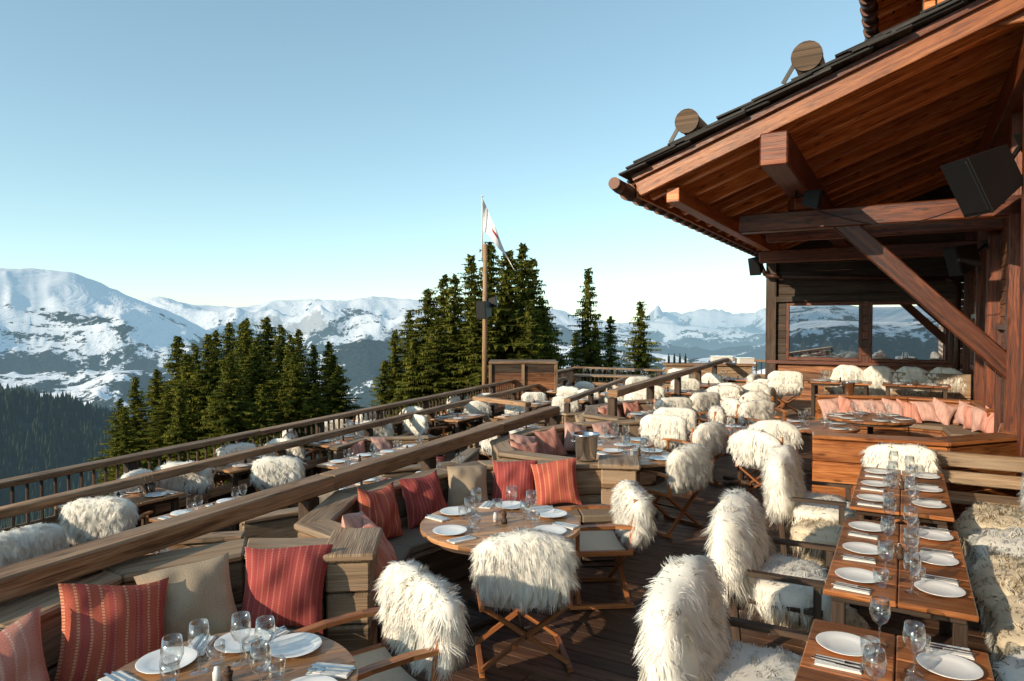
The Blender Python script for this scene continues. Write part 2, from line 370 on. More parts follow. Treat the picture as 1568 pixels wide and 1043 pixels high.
# ------------------------------------------------------------------ furniture meshes
def chair_mesh():
    m=MB(); w=.29
    for sx in (-1,1):
        m.box((sx*w,0,.02),(.035,.52,.03),None,0)
        m.box((sx*w,0,.45),(.03,.5,.04),None,0)
        m.beam((sx*w,-.23,.47),(sx*(w+.005),-.27,.88),.03,.03,0,up=(0,1,0))
        m.beam((sx*w,.2,.47),(sx*w,.2,.645),.03,.03,0,up=(0,1,0))
        pts=[(-.27,.655),(-.1,.668),(.12,.665),(.27,.65)]
        for (y0,z0),(y1,z1) in zip(pts[:-1],pts[1:]): m.beam((sx*(w+.01),y0,z0),(sx*(w+.01),y1+.004,z1),.055,.024,0)
    for y in (-.2,.2):
        for sx in (-1,1):
            yy=y+sx*.016
            m.beam((sx*w,yy,.035),(-sx*w,yy,.44),.024,.036,0,up=(0,1,0))
    m.cyl((0,-.24,.238),(0,.24,.238),.008,.008,8,1)
    def seat(u,v): x=(u-.5)*2*w; return (x,(v-.5)*.44,.462-.035*(1-(2*u-1)**2)-.0)
    m.grid(seat,10,4,2)
    def back(u,v): x=(u-.5)*2*(w+.01); return (x,-.285-.03*(1-(2*u-1)**2)*1.0,.56+v*.32)
    m.grid(back,10,3,2)
    return m.mesh('folding_chair',[M_chair,M_metal,M_canvas])
ME_chair=chair_mesh()
def bench_chair_mesh():
    m=MB(); w=.40
    for sx in (-1,1):
        m.beam((sx*w,-.26,0.0),(sx*w,-.335,.80),.045,.05,0,up=(0,1,0)); m.beam((sx*w,.22,0),(sx*w,.22,.62),.045,.045,0,up=(0,1,0))
        m.beam((sx*w,-.30,.63),(sx*w,.26,.64),.055,.03,0)
    for z in (.55,.7): m.box((0,-.31-(z-.45)*.1,z),(2*w,.025,.09),None,0)
    for y in (-.2,-.07,.06,.19): m.box((0,y,.43),(2*w-.05,.11,.025),None,0)
    m.box((0,.22,.39),(2*w-.05,.03,.06),None,0); m.box((0,-.26,.39),(2*w-.05,.03,.06),None,0)
    return m.mesh('garden_armchair',[M_dark])
ME_arm=bench_chair_mesh()

# ------------------------------------------------------------------ fur
def blob_arrays(dims,c,expo=3.0,cuts=9,seed=0,rot=None,lump=.05):
    bm=bmesh.new(); bmesh.ops.create_cube(bm,size=2); bmesh.ops.subdivide_edges(bm,edges=bm.edges[:],cuts=cuts,use_grid_fill=True)
    rr=random.Random(seed); ph=[rr.uniform(0,6) for _ in range(6)]
    for v in bm.verts:
        x,y,z=v.co
        r=(abs(x)**expo+abs(y)**expo+abs(z)**expo)**(1/expo); x/=r;y/=r;z/=r
        k=1+lump*(math.sin(4*x+ph[0])+math.sin(5*z+ph[1])+math.sin(3*y+ph[2])+math.sin(9*x+6*z+ph[3])*.6)
        q=Vector((x*dims[0]/2*k,y*dims[1]/2*k,z*dims[2]/2*k))
        if rot is not None: q=rot@q
        v.co=q+Vector(c)
    bmesh.ops.triangulate(bm,faces=bm.faces[:]); bm.normal_update()
    V=np.array([v.co[:] for v in bm.verts]);Nn=np.array([v.normal[:] for v in bm.verts]);F=np.array([[v.index for v in f.verts] for f in bm.faces]); bm.free()
    return V,Nn,F
def fur_mesh(name,parts,ns,length,mat,seed,width=.0042,clump=26,lift=.42,frizz=.2):
    rg=np.random.default_rng(seed)
    V=[];Nn=[];F=[];o=0
    for p in parts: V.append(p[0]);Nn.append(p[1]);F.append(p[2]+o);o+=len(p[0])
    V=np.vstack(V);Nn=np.vstack(Nn);F=np.vstack(F)
    A=V[F[:,0]];Bv=V[F[:,1]];C=V[F[:,2]]
    ar=np.linalg.norm(np.cross(Bv-A,C-A),axis=1); pr=ar/ar.sum()
    ix=rg.choice(len(F),ns,p=pr); r1=np.sqrt(rg.random(ns));r2=rg.random(ns)
    wa=(1-r1)[:,None];wb=(r1*(1-r2))[:,None];wc=(r1*r2)[:,None]
    P=A[ix]*wa+Bv[ix]*wb+C[ix]*wc
    NN=Nn[F[ix,0]]*wa+Nn[F[ix,1]]*wb+Nn[F[ix,2]]*wc; NN/=np.linalg.norm(NN,axis=1)[:,None]+1e-9
    g=np.array([0,0,-1.0]); gt=g-NN*(NN@g)[:,None]
    nc=max(8,ns//clump); ci=rg.choice(ns,nc,replace=False)
    own=np.empty(ns,int)
    for k in range(0,ns,2000):
        dd=((P[k:k+2000,None,:]-P[None,ci,:])**2).sum(-1); own[k:k+2000]=dd.argmin(1)
    cr=rg.normal(0,1,(nc,3))
    D=NN*lift+gt*.85+cr[own]*.24+rg.normal(0,1,(ns,3))*frizz
    dot=(D*NN).sum(1); D+=NN*np.clip(.2-dot,0,1)[:,None]
    D/=np.linalg.norm(D,axis=1)[:,None]
    topf=np.clip(NN[:,2],0,1)
    Lc=length*(.8+.4*rg.random(nc)); L=Lc[own]*(.75+.45*rg.random(ns))*(1-.35*topf)
    ts=np.array([0,.33,.7,1.0]); pts=[]
    Pc=P[ci][own];Dc=D[ci][own]
    curl=rg.normal(0,1,(nc,3))[own]*.12
    for t in ts:
        def path(p,d): return p+(d*t+g*(t*t*.35)+curl*math.sin(t*5)*t)*L[:,None]
        q=path(P,D); qc=path(Pc,Dc)
        q=q+(qc-q)*(t**1.6*.38); pts.append(q)
    W=np.cross(D,NN+rg.normal(0,.3,(ns,3))); W/=np.linalg.norm(W,axis=1)[:,None]+1e-9
    geo=np.cross(W,D); sgn=np.sign((geo*NN).sum(1)); sgn[sgn==0]=1; W*=sgn[:,None]
    ws=[1,.95,.65,.12]; verts=np.empty((ns,8,3))
    for k in range(4):
        verts[:,2*k]=pts[k]-W*(width/2*ws[k]); verts[:,2*k+1]=pts[k]+W*(width/2*ws[k])
    base=(np.arange(ns)*8)[:,None]
    quads=np.concatenate([base+np.array([[0,1,3,2]])+2*k for k in range(3)],axis=0)
    nb=len(V); allv=np.vstack([V+Nn*(length*.2),verts.reshape(-1,3)])
    cn=NN*.95+rg.normal(0,.15,(nc,3))[own]+rg.normal(0,.1,(ns,3)); cn/=np.linalg.norm(cn,axis=1)[:,None]
    nrm=np.vstack([Nn,np.repeat(cn,8,axis=0)])
    me=bpy.data.meshes.new(name); faces=F.tolist()+(quads+nb).tolist()
    me.from_pydata(allv.tolist(),[],faces)
    rnd=rg.random(nc)[own]*.6+rg.random(ns)*.4
    uvv=np.zeros((len(allv),2)); uvv[:nb]=(.3,.4)
    for k in range(4):
        uvv[nb+2*k::8][:ns,0]=rnd; uvv[nb+2*k+1::8][:ns,0]=rnd
        uvv[nb+2*k::8][:ns,1]=ts[k]; uvv[nb+2*k+1::8][:ns,1]=ts[k]
    li=np.empty(len(me.loops),int); me.loops.foreach_get('vertex_index',li)
    uvl=me.uv_layers.new(name='UVMap'); uvl.data.foreach_set('uv',uvv[li].ravel())
    me.materials.append(mat); me.polygons.foreach_set('use_smooth',[True]*len(me.polygons)); me.update()
    me.normals_split_custom_set_from_vertices(nrm.tolist())
    return me
def backblob(i): return blob_arrays((.65,.17,.39),(0,-.30,.745),2.8,9,i,None,.035)
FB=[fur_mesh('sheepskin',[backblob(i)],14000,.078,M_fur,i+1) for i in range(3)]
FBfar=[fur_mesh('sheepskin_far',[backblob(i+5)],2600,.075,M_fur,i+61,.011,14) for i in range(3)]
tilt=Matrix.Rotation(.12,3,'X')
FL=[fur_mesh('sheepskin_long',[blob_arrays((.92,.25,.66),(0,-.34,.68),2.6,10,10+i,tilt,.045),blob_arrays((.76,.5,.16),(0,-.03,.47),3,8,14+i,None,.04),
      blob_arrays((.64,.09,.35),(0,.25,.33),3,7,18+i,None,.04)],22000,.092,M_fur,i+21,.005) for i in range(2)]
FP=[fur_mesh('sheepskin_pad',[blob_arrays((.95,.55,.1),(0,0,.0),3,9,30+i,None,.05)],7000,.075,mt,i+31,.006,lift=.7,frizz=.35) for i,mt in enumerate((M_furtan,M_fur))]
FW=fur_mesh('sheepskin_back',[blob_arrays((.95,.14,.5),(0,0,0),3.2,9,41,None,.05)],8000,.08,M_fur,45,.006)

def yaw_of(dx,dy): return math.atan2(-dx,dy)
def chair(bx,by,dx,dy,z=0,fur=True,sc=1.0):
    L=math.hypot(dx,dy);dx/=L;dy/=L; c=(bx+dx*.3,by+dy*.3,z+.003); y=yaw_of(dx,dy)
    place(ME_chair,'folding_chair',c,y)
    if fur:
        near=math.hypot(bx,by)<8.6
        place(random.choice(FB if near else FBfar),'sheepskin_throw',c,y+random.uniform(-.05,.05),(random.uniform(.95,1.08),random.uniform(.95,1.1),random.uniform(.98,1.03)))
def armchair(bx,by,dx,dy,z=0,k=0,s=1.0):
    L=math.hypot(dx,dy);dx/=L;dy/=L; c=(bx+dx*.34,by+dy*.34,z+.003); y=yaw_of(dx,dy)
    place(ME_arm,'garden_armchair',c,y); place(FL[k],'sheepskin_throw',c,y,s)

# ------------------------------------------------------------------ tableware
def tw(fn,mats,name):
    m=MB(); fn(m); return m.mesh(name,mats)
ME_plate=tw(lambda m:m.lathe([(0,.004),(.065,.004),(.085,.008),(.125,.019),(.128,.022),(.124,.0225),(.085,.013),(.065,.0085),(0,.0085)],32),[M_white],'dinner_plate')
WG=[(.038,.002),(.012,.006),(.0055,.013),(.0048,.09),(.010,.1),(.033,.118),(.045,.148),(.046,.17),(.038,.225),(.0365,.225),(.0445,.17)]
ME_wine=tw(lambda m:m.lathe(WG,24),[M_glass],'wine_glass')
TG=[(0,.004),(.031,.004),(.038,.03),(.041,.10),(.0395,.10),(.037,.06)]
ME_tumb=tw(lambda m:m.lathe(TG,20),[M_glass],'water_glass')
def nap(m):
    m.box((0,0,.004),(.1,.19,.006),None,0); m.box((.004,0,.0095),(.09,.18,.004),None,0)
ME_nap=tw(nap,[M_linen],'napkin')
def knife(m):
    m.box((0,-.06,.002),(.012,.1,.004)); m.box((0,.045,.0015),(.017,.11,.0018))
ME_knife=tw(knife,[M_steel],'table_knife')
def fork(m):
    m.box((0,-.05,.002),(.009,.12,.003)); m.box((0,.03,.002),(.022,.03,.002))
    for i in range(4): m.box((-.0085+i*.0057,.068,.002),(.0028,.046,.002))
ME_fork=tw(fork,[M_steel],'table_fork')
def mill(m): m.lathe([(0,0),(.022,0),(.024,.02),(.014,.045),(.02,.07),(.02,.078),(.008,.085),(.012,.095),(0,.104)],14)
ME_mill=tw(mill,[M_dark],'pepper_mill')
ME_salt=tw(lambda m:m.lathe([(0,0),(.018,0),(.018,.05),(.012,.06),(.012,.072),(0,.074)],14),[M_white],'salt_shaker')
ME_bottle=tw(lambda m:m.lathe([(0,0),(.037,0),(.038,.19),(.03,.22),(.015,.25),(.0145,.31),(0,.312)],16),[M_bottle],'wine_bottle')
def bucket(m):
    m.lathe([(0,0),(.085,0),(.09,.01),(.12,.22),(.128,.225),(.13,.235),(.122,.24),(.115,.23),(.085,.02),(0,.015)],32)
    for s_ in (-1,1):
        for k in range(8):
            a0=math.pi*k/8;a1=math.pi*(k+1)/8
            m.cyl((s_*(.115+.035*math.sin(a0)),math.cos(a0)*.03,.18),(s_*(.115+.035*math.sin(a1)),math.cos(a1)*.03,.18),.006,.006,6,0)
ME_bucket=tw(bucket,[M_steel],'ice_bucket')
def pset(m):
    m.lathe([(0,.004),(.065,.004),(.125,.02),(.124,.0225),(.065,.0085),(0,.0085)],16,(0,0,0),0)
    m.lathe(WG[:9],10,(-.05,.2,0),1); m.lathe(TG[:4],10,(.06,.2,0),1)
    m.box((.19,0,.004),(.09,.18,.007),None,2); m.box((.185,0,.0095),(.012,.2,.003),None,3); m.box((.205,0,.0095),(.012,.2,.003),None,3)
ME_pset=tw(pset,[M_white,M_glass,M_linen,M_steel],'place_setting')
def full_setting(px,py,z,y,wx=-.03,wy=.19):
    R=Matrix.Rotation(y,2)
    def at(lx,ly): q=R@Vector((lx,ly)); return (px+q.x,py+q.y,z+.001)
    place(ME_plate,'dinner_plate',at(0,0),y); place(ME_nap,'napkin',at(.2,-.01),y+random.uniform(-.08,.08))
    a=at(.185,0); place(ME_fork,'table_fork',(a[0],a[1],z+.013),y+.02); a=at(.215,-.01); place(ME_knife,'table_knife',(a[0],a[1],z+.013),y-.03)
    place(ME_wine,'wine_glass',at(wx+random.uniform(-.02,.02),wy),y); place(ME_tumb,'water_glass',at(.08,wy-.02+random.uniform(-.02,.02)),y)
def setting(cx,cy,z,ox,oy,full=True):
    L=math.hypot(ox,oy); ux,uy=-ox/L,-oy/L
    y=yaw_of(ux,uy)+random.uniform(-.06,.06); px,py=cx+ox,cy+oy
    if not full: place(ME_pset,'place_setting',(px,py,z+.001),y); return
    full_setting(px,py,z,y)
def round_table(cx,cy,r,z=0,mats=None,full=True,seats=(0,90,180,270),rot=0):
    m=MB(); h=.75; k=int(2*r/.13); bw=2*r/k
    for i in range(k):
        y0=-r+i*bw+.001;y1=y0+bw-.002
        ys=[y0+(y1-y0)*j/4 for j in range(5)]
        hx=[math.sqrt(max(0.0004,r*r-y*y)) for y in ys]
        poly=[(hx[j],ys[j]) for j in range(5)]+[(-hx[j],ys[j]) for j in range(4,-1,-1)]
        m.prism(poly,h-.035,h,0)
    m.prism([(math.cos(a*math.pi/12)*r*.93,math.sin(a*math.pi/12)*r*.93) for a in range(24)],h-.075,h-.038,1)
    m.cyl((0,0,.03),(0,0,h-.076),.045,.045,14,1)
    for a in range(4):
        q=a*math.pi/2+.5; m.beam((0,0,.03),(math.cos(q)*r*.62,math.sin(q)*r*.62,.02),.07,.04,1)
    place(m.mesh('round_dining_table',mats or [M_tableL,M_dark]),'round_dining_table',(cx,cy,z),rot,bevel=.004)
    for a in seats:
        q=math.radians(a); setting(cx,cy,z+h,math.cos(q)*(r-.17),math.sin(q)*(r-.17),full)
    if full:
        place(ME_mill,'pepper_mill',(cx+.03,cy-.02,z+h),0); place(ME_salt,'salt_shaker',(cx-.04,cy+.03,z+h),0)
def rect_table(c,dirv,L,W,z=0,full=True,mats=None,nseat=3):
    h=.75; m=MB(); yaw=math.atan2(dirv[1],dirv[0])
    x=-L/2; npl=int(round(L/.3)); pw=L/npl
    for i in range(npl):
        for sgn in (-1,1):
            m.box((x+pw/2,sgn*(W/4),h-.0175),(pw-.005,W/2-.006,.035),None,0)
        x+=pw
    m.box((0,0,h-.06),(L-.12,W-.1,.045),None,1)
    for sx in (-1,1):
        for sy in (-1,1): m.box((sx*(L/2-.1),sy*(W/2-.08),(h-.083)/2),(.07,.07,h-.085),None,1)
        m.box((sx*(L/2-.1),0,.12),(.05,W-.24,.06),None,1)
    place(m.mesh('rectangular_dining_table',mats or [M_table,M_dark]),'rectangular_dining_table',(c[0],c[1],z),yaw,bevel=.006)
    R=Matrix.Rotation(yaw,2)
    for i in range(nseat):
        lx=-L/2+L*(i+.5)/nseat
        for sy in (-1,1):
            q=R@Vector((lx,sy*(W/2-.17)))
            px,py=c[0]+q.x,c[1]+q.y; inn=R@Vector((0,-sy)); y=yaw_of(inn.x,inn.y)+random.uniform(-.05,.05)
            if full: full_setting(px,py,z+h,y,-.1,.14)
            else: place(ME_pset,'place_setting',(px,py,z+h+.001),y)
    place(ME_mill,'pepper_mill',(c[0]-.02,c[1]-.05,z+h),0)
    if full: place(ME_salt,'salt_shaker',(c[0]+.03,c[1]+.04,z+h),0)

rect_table(c1,e,1.72,.76); rect_table(c2,e,1.72,.76); rect_table(c3,e,1.85,.76)
round_table(-1.23,2.87,.56,seats=(60,150,350,200,100),rot=.4)
round_table(-.09,5.27,.62,seats=(80,145,25,215,325),rot=.2)
chair(.10,4.35,-.12,1)
chair(1.0,5.75,-1,-.08)
chair(-.50,3.66,-.82,-.58)
chair(1.95,7.4,-.65,.75)
armchair(1.66,4.93,n.x,n.y,0,0)
armchair(2.74,6.85,n.x,n.y,0,1)
armchair(.90,3.50,n.x,n.y,0,1)
q=c3+e*1.42; chair(q.x,q.y,-e.x,-e.y)
m=MB()
a=c1-e*.6+n*.95; b=c3+e*1.3+n*.95
m.beam((a.x,a.y,.36),(b.x,b.y,.36),.5,.06)
a2=a+n*.3;b2=b+n*.3; m.beam((a2.x,a2.y,.5),(b2.x,b2.y,.5),.05,.8)
for k in range(5):
    q=a+(b-a)*(k+.5)/5; m.box((q.x,q.y,.165),(.06,.4,.32),R3(YE),1)
place(m.mesh('wall_bench',[M_booth,M_dark]),'wall_bench',bevel=.01)
for k in range(7):
    q=c1+e*(-.5+k*.85)+n*(.84+.05*(k%2)); place(FP[(0,0,1)[k%3]],'sheepskin_throw',(q.x,q.y,.44),YE+random.uniform(-.2,.2),(1.15,1.25,1.7))
    q2=q+n*.28+e*.2; place(FW,'sheepskin_throw',(q2.x,q2.y,.70),YE+random.uniform(-.06,.06),(1,1.2,1.15))
    q3=c1+e*(-.4+k*.85+random.uniform(-.1,.1))+n*.62; place(FW,'sheepskin_throw',(q3.x,q3.y,.22),YE+random.uniform(-.1,.1),(.95,.7,.72))
for (qq,k) in ((c2-n*.62+e*.15,0),(c1-n*.6+e*.7,1),(c3-n*.62-e*.4,0)):
    place(FP[k],'sheepskin_throw',(qq.x,qq.y,.36),YE,(.9,.85,1.5))
for (qq,k) in ((c2-n*.5+e*.55,0),(c2-n*.62-e*.75,0),(c3-n*.55-e*.2,0)):
    place(FP[k],'sheepskin_throw',(qq.x,qq.y,.05),YE+.3,(.9,.9,.9))

round_table(1.45,7.95,.5,seats=(45,135,225,315))
round_table(1.35,8.9,.5,seats=(10,100,190,280),full=False)
round_table(2.5,11.5,.55,full=False)
round_table(4.6,10.3,.6,mats=[M_table,M_dark],seats=(20,110,200,290),full=False)
round_table(5.9,11.2,.65,mats=[M_table,M_dark],seats=(20,80,140,200,260,320),full=False)
round_table(3.3,9.8,.5,mats=[M_table,M_dark],full=False)
for a in ((2.72,9.35,-.5,.8),(3.62,9.45,.2,1),(2.6,10.9,.3,1),(2.62,13.5,.1,1),(3.75,13.3,-.4,1),(3.95,12.2,-1,-.1),(4.75,13.2,.1,-1),(3.1,8.6,.6,.7),
          (4.3,11.9,0.3,-1),(3.35,11.2,-1,.2),(2.9,12.3,-.2,1),(3.0,14.9,.2,1),(4.6,14.8,-.3,-1),(5.3,14.0,-.8,.5),(5.5,15.4,.2,1),(4.2,16.5,.1,1),(6.1,16.0,-.9,.2),(2.2,9.9,.4,.9)):
    chair(*a)
for c in ((3.6,15.7),(5.0,17.3),(4.0,18.8),(6.3,19.0)): rect_table(c,n,1.5,.8,full=False,nseat=2)
for c in ((3.2,17.3),(5.4,18.4),(4.9,20.0),(6.3,17.8)): chair(c[0],c[1],random.uniform(-1,1),.6)
for k in range(4):
    p=B(8.5+.03*k,2.0+.62*k); place(FW,'sheepskin_throw',(p[0],p[1],1.03),YN+random.uniform(-.1,.1),(.76,1.2,1.15))
m=MB(); m.beam(B(8.5,1.5,.98),B(8.5,4.3,.98),.05,.5); m.beam(B(8.75,1.5,.7),B(8.75,4.3,.7),.45,.06)
for t in (1.6,2.9,4.2): m.box(B(8.62,t,.49),(.1,.1,.36),R3(YN))
place(m.mesh('long_bench',[M_booth]),'long_bench',bevel=.01)
for t in (1.9,3.3): rect_table(B(7.6,t),n,1.2,.7,z=.3,full=False,nseat=2,mats=[M_table,M_dark])
for (s_,t_) in ((7.0,.9),(7.9,.35),(7.0,-.3),(8.8,.2)): p=B(s_,t_); chair(p[0],p[1],.3,.9,z=.3 if t_>.6 else 0)
place(ME_bucket,'ice_bucket',(6.6,13.37,.903))
place(ME_bucket,'ice_bucket',(.78,7.15,.868),.4,1.15)

for a in ((-4.45,7.3,-.1,1),(-4.55,6.3,-.8,.5),(-4.85,8.7,-1,.2),(-4.45,9.2,-.3,1),(-3.35,9.7,-.2,1),(-3.75,11.2,.1,1),(-3.45,13.3,-.3,1),(-2.7,13.3,-.4,1),
          (-2.2,15.3,.2,1),(-.85,16.6,-.2,1),(-.7,18.5,-.1,1),(-1.5,17.6,-.9,.3),(.6,19.0,0,1),(1.7,20.5,.3,1),(2.2,19.5,.2,1),(3.3,21.5,0,1),(-3.2,14.9,-1,.3),(-.2,12.3,.1,1),
          (.1,16.8,.6,1),(1.4,17.8,0,1),(-4.3,10.6,-.8,.5),(-2.0,14.2,.6,.6),(-3.9,12.0,.8,.2),(3.0,19.2,.1,1),(2.4,22.4,.3,1)):
    chair(*a,z=ZL)
for (x,y) in ((-4.65,8.1),(-4.0,10.3),(-3.3,7.6),(-3.35,5.9),(-2.3,10.4),(-3.0,12.2),(-2.9,14.3),(-1.7,11.2),(-1.2,15.3),(-1.0,17.6),(.6,18.0),(1.9,18.9),(.3,13.4),(1.6,21.3),(3.1,20.5),(-1.9,8.7),(-.9,9.6),(.2,15.6)):
    rect_table((x,y),e,1.15,.75,z=ZL,full=False,nseat=2,mats=[M_tableL,M_dark])

# ------------------------------------------------------------------ cushions
def cushion_mesh(name,mat,seed):
    rr=random.Random(seed); m=MB(); ph=[rr.uniform(0,6) for _ in range(4)]
    for sgn in (-1,1):
        def f(u,v):
            if sgn<0: u=1-u
            a=2*u-1;b=2*v-1
            th=.10*(max(0,1-abs(a)**2.4))**.6*(max(0,1-abs(b)**2.4))**.6
            th*=1+.16*math.sin(5*a+ph[0])*math.sin(4*b+ph[1])+.07*math.sin(13*a*b+ph[3])
            x=a*.235*(1-.12*(1-b*b)); z=b*.235*(1-.12*(1-a*a)) - .022*math.cos(a*2+ph[2])
            return (x,-sgn*th+.03*a*b,z)
        m.grid(f,22,22,0)
    return m.mesh(name,[mat])
CM={k:[cushion_mesh('cushion_'+k,mt,i*3+j) for j in range(3)] for i,(k,mt) in enumerate((('red',M_cred),('crim',M_ccrim),('beige',M_cbeige),('pink',M_cpink),('rose',M_crose)))}
NMC={'red':'red_cushion','crim':'red_cushion','beige':'beige_cushion','pink':'pink_cushion','rose':'pink_cushion'}
def cushion(kind,x,y,z,fx,fy,tilt=.25,roll=0,s=1.0):
    o=place(random.choice(CM[kind]),NMC[kind],(x,y,z),0,s); yaw=math.atan2(fy,fx)+math.pi/2
    o.rotation_euler=(Matrix.Rotation(yaw,3,'Z')@Matrix.Rotation(-tilt,3,'X')@Matrix.Rotation(roll,3,'Y')).to_euler()
cushion('pink',-2.33,3.02,.68,.85,-.5,s=1.05); cushion('red',-2.06,3.5,.69,.75,-.8,roll=.10,s=1.14)
cushion('beige',-1.83,3.86,.68,.55,-.85,roll=-.14,s=1.08); cushion('crim',-1.38,4.1,.69,.25,-1,roll=.12,s=1.1)
cushion('rose',-1.12,5.0,.68,1,-.15,.3,.1); cushion('pink',-.98,4.85,.66,1,-.1,.45,-.15,.95); cushion('red',-1.13,5.75,.69,.85,-.6,.25,.1); cushion('crim',-.8,6.2,.69,.7,-.75,.25,-.14)
cushion('beige',-.43,6.62,.68,.5,-.85,.25,.1); cushion('crim',.02,6.82,.69,.1,-1,.2,.08); cushion('red',.44,6.8,.69,-.05,-1,.2,-.1)
for i,(x,y,k) in enumerate(((.17,8.1,'pink'),(.16,8.6,'rose'),(.5,9.15,'pink'),(.9,9.55,'rose'),(1.35,9.75,'rose'),(1.6,11.3,'pink'),(1.75,11.9,'rose'),(2.2,12.35,'pink'),(2.8,12.7,'pink'))):
    cushion(k,x,y,.68,.5,-.8,.3,random.uniform(-.25,.25),.92)
for i in range(8):
    u=i/7; cushion(('rose','pink','rose','rose')[i%4],6.1+u*1.75,13.0-u*.55,.67,-.25-u*.4+random.uniform(-.3,.3),-1,.35,random.uniform(-.35,.35),.88)
for i in range(4): cushion(('rose','pink')[i%2],8.0-.06*i,12.0-.3*i,.68,-1,-.2,.3,random.uniform(-.3,.3),.9)
for i,(x,y) in enumerate(((-3.9,5.75),(-3.4,6.15),(-2.9,5.1),(-2.75,5.6),(-2.3,6.0),(-2.8,7.6),(-2.2,8.1),(-1.7,8.6),(-2.7,11.7),(-2.3,12.1),(-1.8,9.95),(-1.2,10.3),(-.45,13.6),(0,14.0),(1.6,15.4),(2.4,15.8))):
    cushion(('pink','rose','beige','crim')[i%4],x,y,ZL+.62,.6,-.8,.3,random.uniform(-.2,.2),.92)

# ------------------------------------------------------------------ chalet
chalet=empty('chalet_building',(0,0,0))
SL=.375
def zs(t): return 4.27+SL*t
up=(Vector((-n.x*SL,-n.y*SL,1))).normalized()
S0=.55
m=MB(); t=-.15
while t<6.2:
    m.beam(B(S0-.1,t,zs(t)+.015),B(12.4,t,zs(t)+.015),.147,.03,0,up=up); t+=.15
place(m.mesh('soffit_boards',[M_soffit]),'soffit_boards',bevel=.004,parent=chalet)
m=MB(); s=S0+.22
while s<12.3:
    w=.13; h=.22
    m.beam(B(s,-.05,zs(-.05)-h/2-.003),B(s,6.0,zs(6.0)-h/2-.003),w,h,0,up=up); s+=.78
place(m.mesh('rafters',[M_rafter]),'rafters',bevel=.012,parent=chalet)
m=MB()
m.beam(B(S0-.14,-.1,zs(-.1)-.08),B(S0-.14,6.2,zs(6.2)-.08),.06,.25,0,up=up)
m.beam(B(S0-.2,-.15,zs(-.15)+.06),B(S0-.2,6.2,zs(6.2)+.06),.05,.09,1,up=up)
place(m.mesh('bargeboard',[M_soffit,M_beam]),'bargeboard',bevel=.008,parent=chalet)
m=MB()
for lay in range(4):
    t=-.30+lay*.05+random.uniform(0,.2)
    while t<6.6:
        L=random.uniform(.35,.75); s0=S0-.30-random.uniform(0,.10)+lay*.03
        m.beam(B(s0+.3,t,zs(t)+.15+lay*.034+random.uniform(0,.012)),B(s0+.3,t+L,zs(t+L)+.125+lay*.034),.62,.024,0,up=up); t+=L*.9
m.beam(B(6.5+S0,-.2,zs(-.2)+.12),B(6.5+S0,6.6,zs(6.6)+.12),13.0,.08,0,up=up)
for i in range(24):
    s_=S0+.3+i*.48; m.beam(B(s_,-.33,zs(-.33)+.15),B(s_,.2,zs(.2)+.2),.46,.03,0,up=up)
place(m.mesh('roof_shingles',[M_shingle]),'roof_shingles',parent=chalet)
for (t,r,x0) in ((.62,.145,S0-.3),(2.05,.165,S0-.3)):
    m=MB(); z=zs(t)+.27+r; m.cyl(B(x0,t,z),B(12,t,z),r,r*.9,18,0)
    m.beam(B(x0+.15,t-r-.12,zs(t)+.2),B(x0+.15,t-r+.03,zs(t)+.45),.02,.05,1); m.cyl(B(x0-.012,t,z),B(x0+.05,t,z),r+.012,r+.012,18,0)
    place(m.mesh('snow_guard_log',[M_log,M_metal]),'snow_guard_log',parent=chalet)
m=MB(); zt=zs(-.25)-.02
m.cyl(B(S0-.4,-.26,zt-.02),B(12.4,-.26,zt-.05),.09,.09,16,0)
m.cyl(B(S0-.6,-.26,zt),B(S0-.4,-.26,zt-.02),.08,.09,16,0)
for i in range(24): m.cyl(B(S0-.1+i*.48,-.26,zt-.035),B(S0+.16+i*.48,-.26,zt-.035),.118,.10,16,0)
place(m.mesh('gutter',[M_copper]),'gutter',parent=chalet)
m=MB(); m.beam(B(S0-.1,-.11,zs(-.11)-.1),B(12.4,-.11,zs(-.11)-.1),.04,.2); m.beam(B(S0,.35,zs(.35)-.36),B(12.2,.35,zs(.35)-.36),.18,.2)
place(m.mesh('eave_beam',[M_soffit]),'eave_beam',bevel=.01,parent=chalet)
m=MB()
m.beam(B(S0-.5,1.72,4.38),B(12,1.72,4.38),.32,.40); m.beam(B(S0-.2,4.35,5.25),B(12,4.35,5.25),.34,.42)
m.beam(B(2.5,.85,3.84),B(2.5,4.6,3.84),.24,.28); m.beam(B(7.2,.3,3.75),B(7.2,4.6,3.75),.22,.26)
m.beam(B(2.5,2.2,3.86),B(2.5,4.45,1.55),.2,.26); m.beam(B(7.2,2.6,3.75),B(7.2,4.45,1.9),.18,.22)
m.beam(B(2.5,1.72,3.985),B(2.5,1.72,4.17),.26,.3,up=(1,0,0))
m.beam(B(4.8,.85,3.9),B(4.8,4.6,3.9),.16,.2)
place(m.mesh('structural_beams',[M_beam]),'structural_beams',bevel=.018,parent=chalet)
m=MB(); z=0
while z<5.7:
    m.beam(B(-8,4.5,z+.1),B(10.6,4.5,z+.1),.12+random.uniform(-.006,.006),.194); z+=.2
m.beam(B(-8,4.6,2.8),B(10.6,4.6,2.8),.03,5.6,1)
for s_ in (1.2,2.5,5.2,7.2,10.3):
    m.box(B(s_,4.36,2.6),(.24,.2,5.2),R3(YE),2)
place(m.mesh('side_wall',[M_wall,M_dark,M_beam]),'side_wall',bevel=.012,parent=chalet)
m=MB()
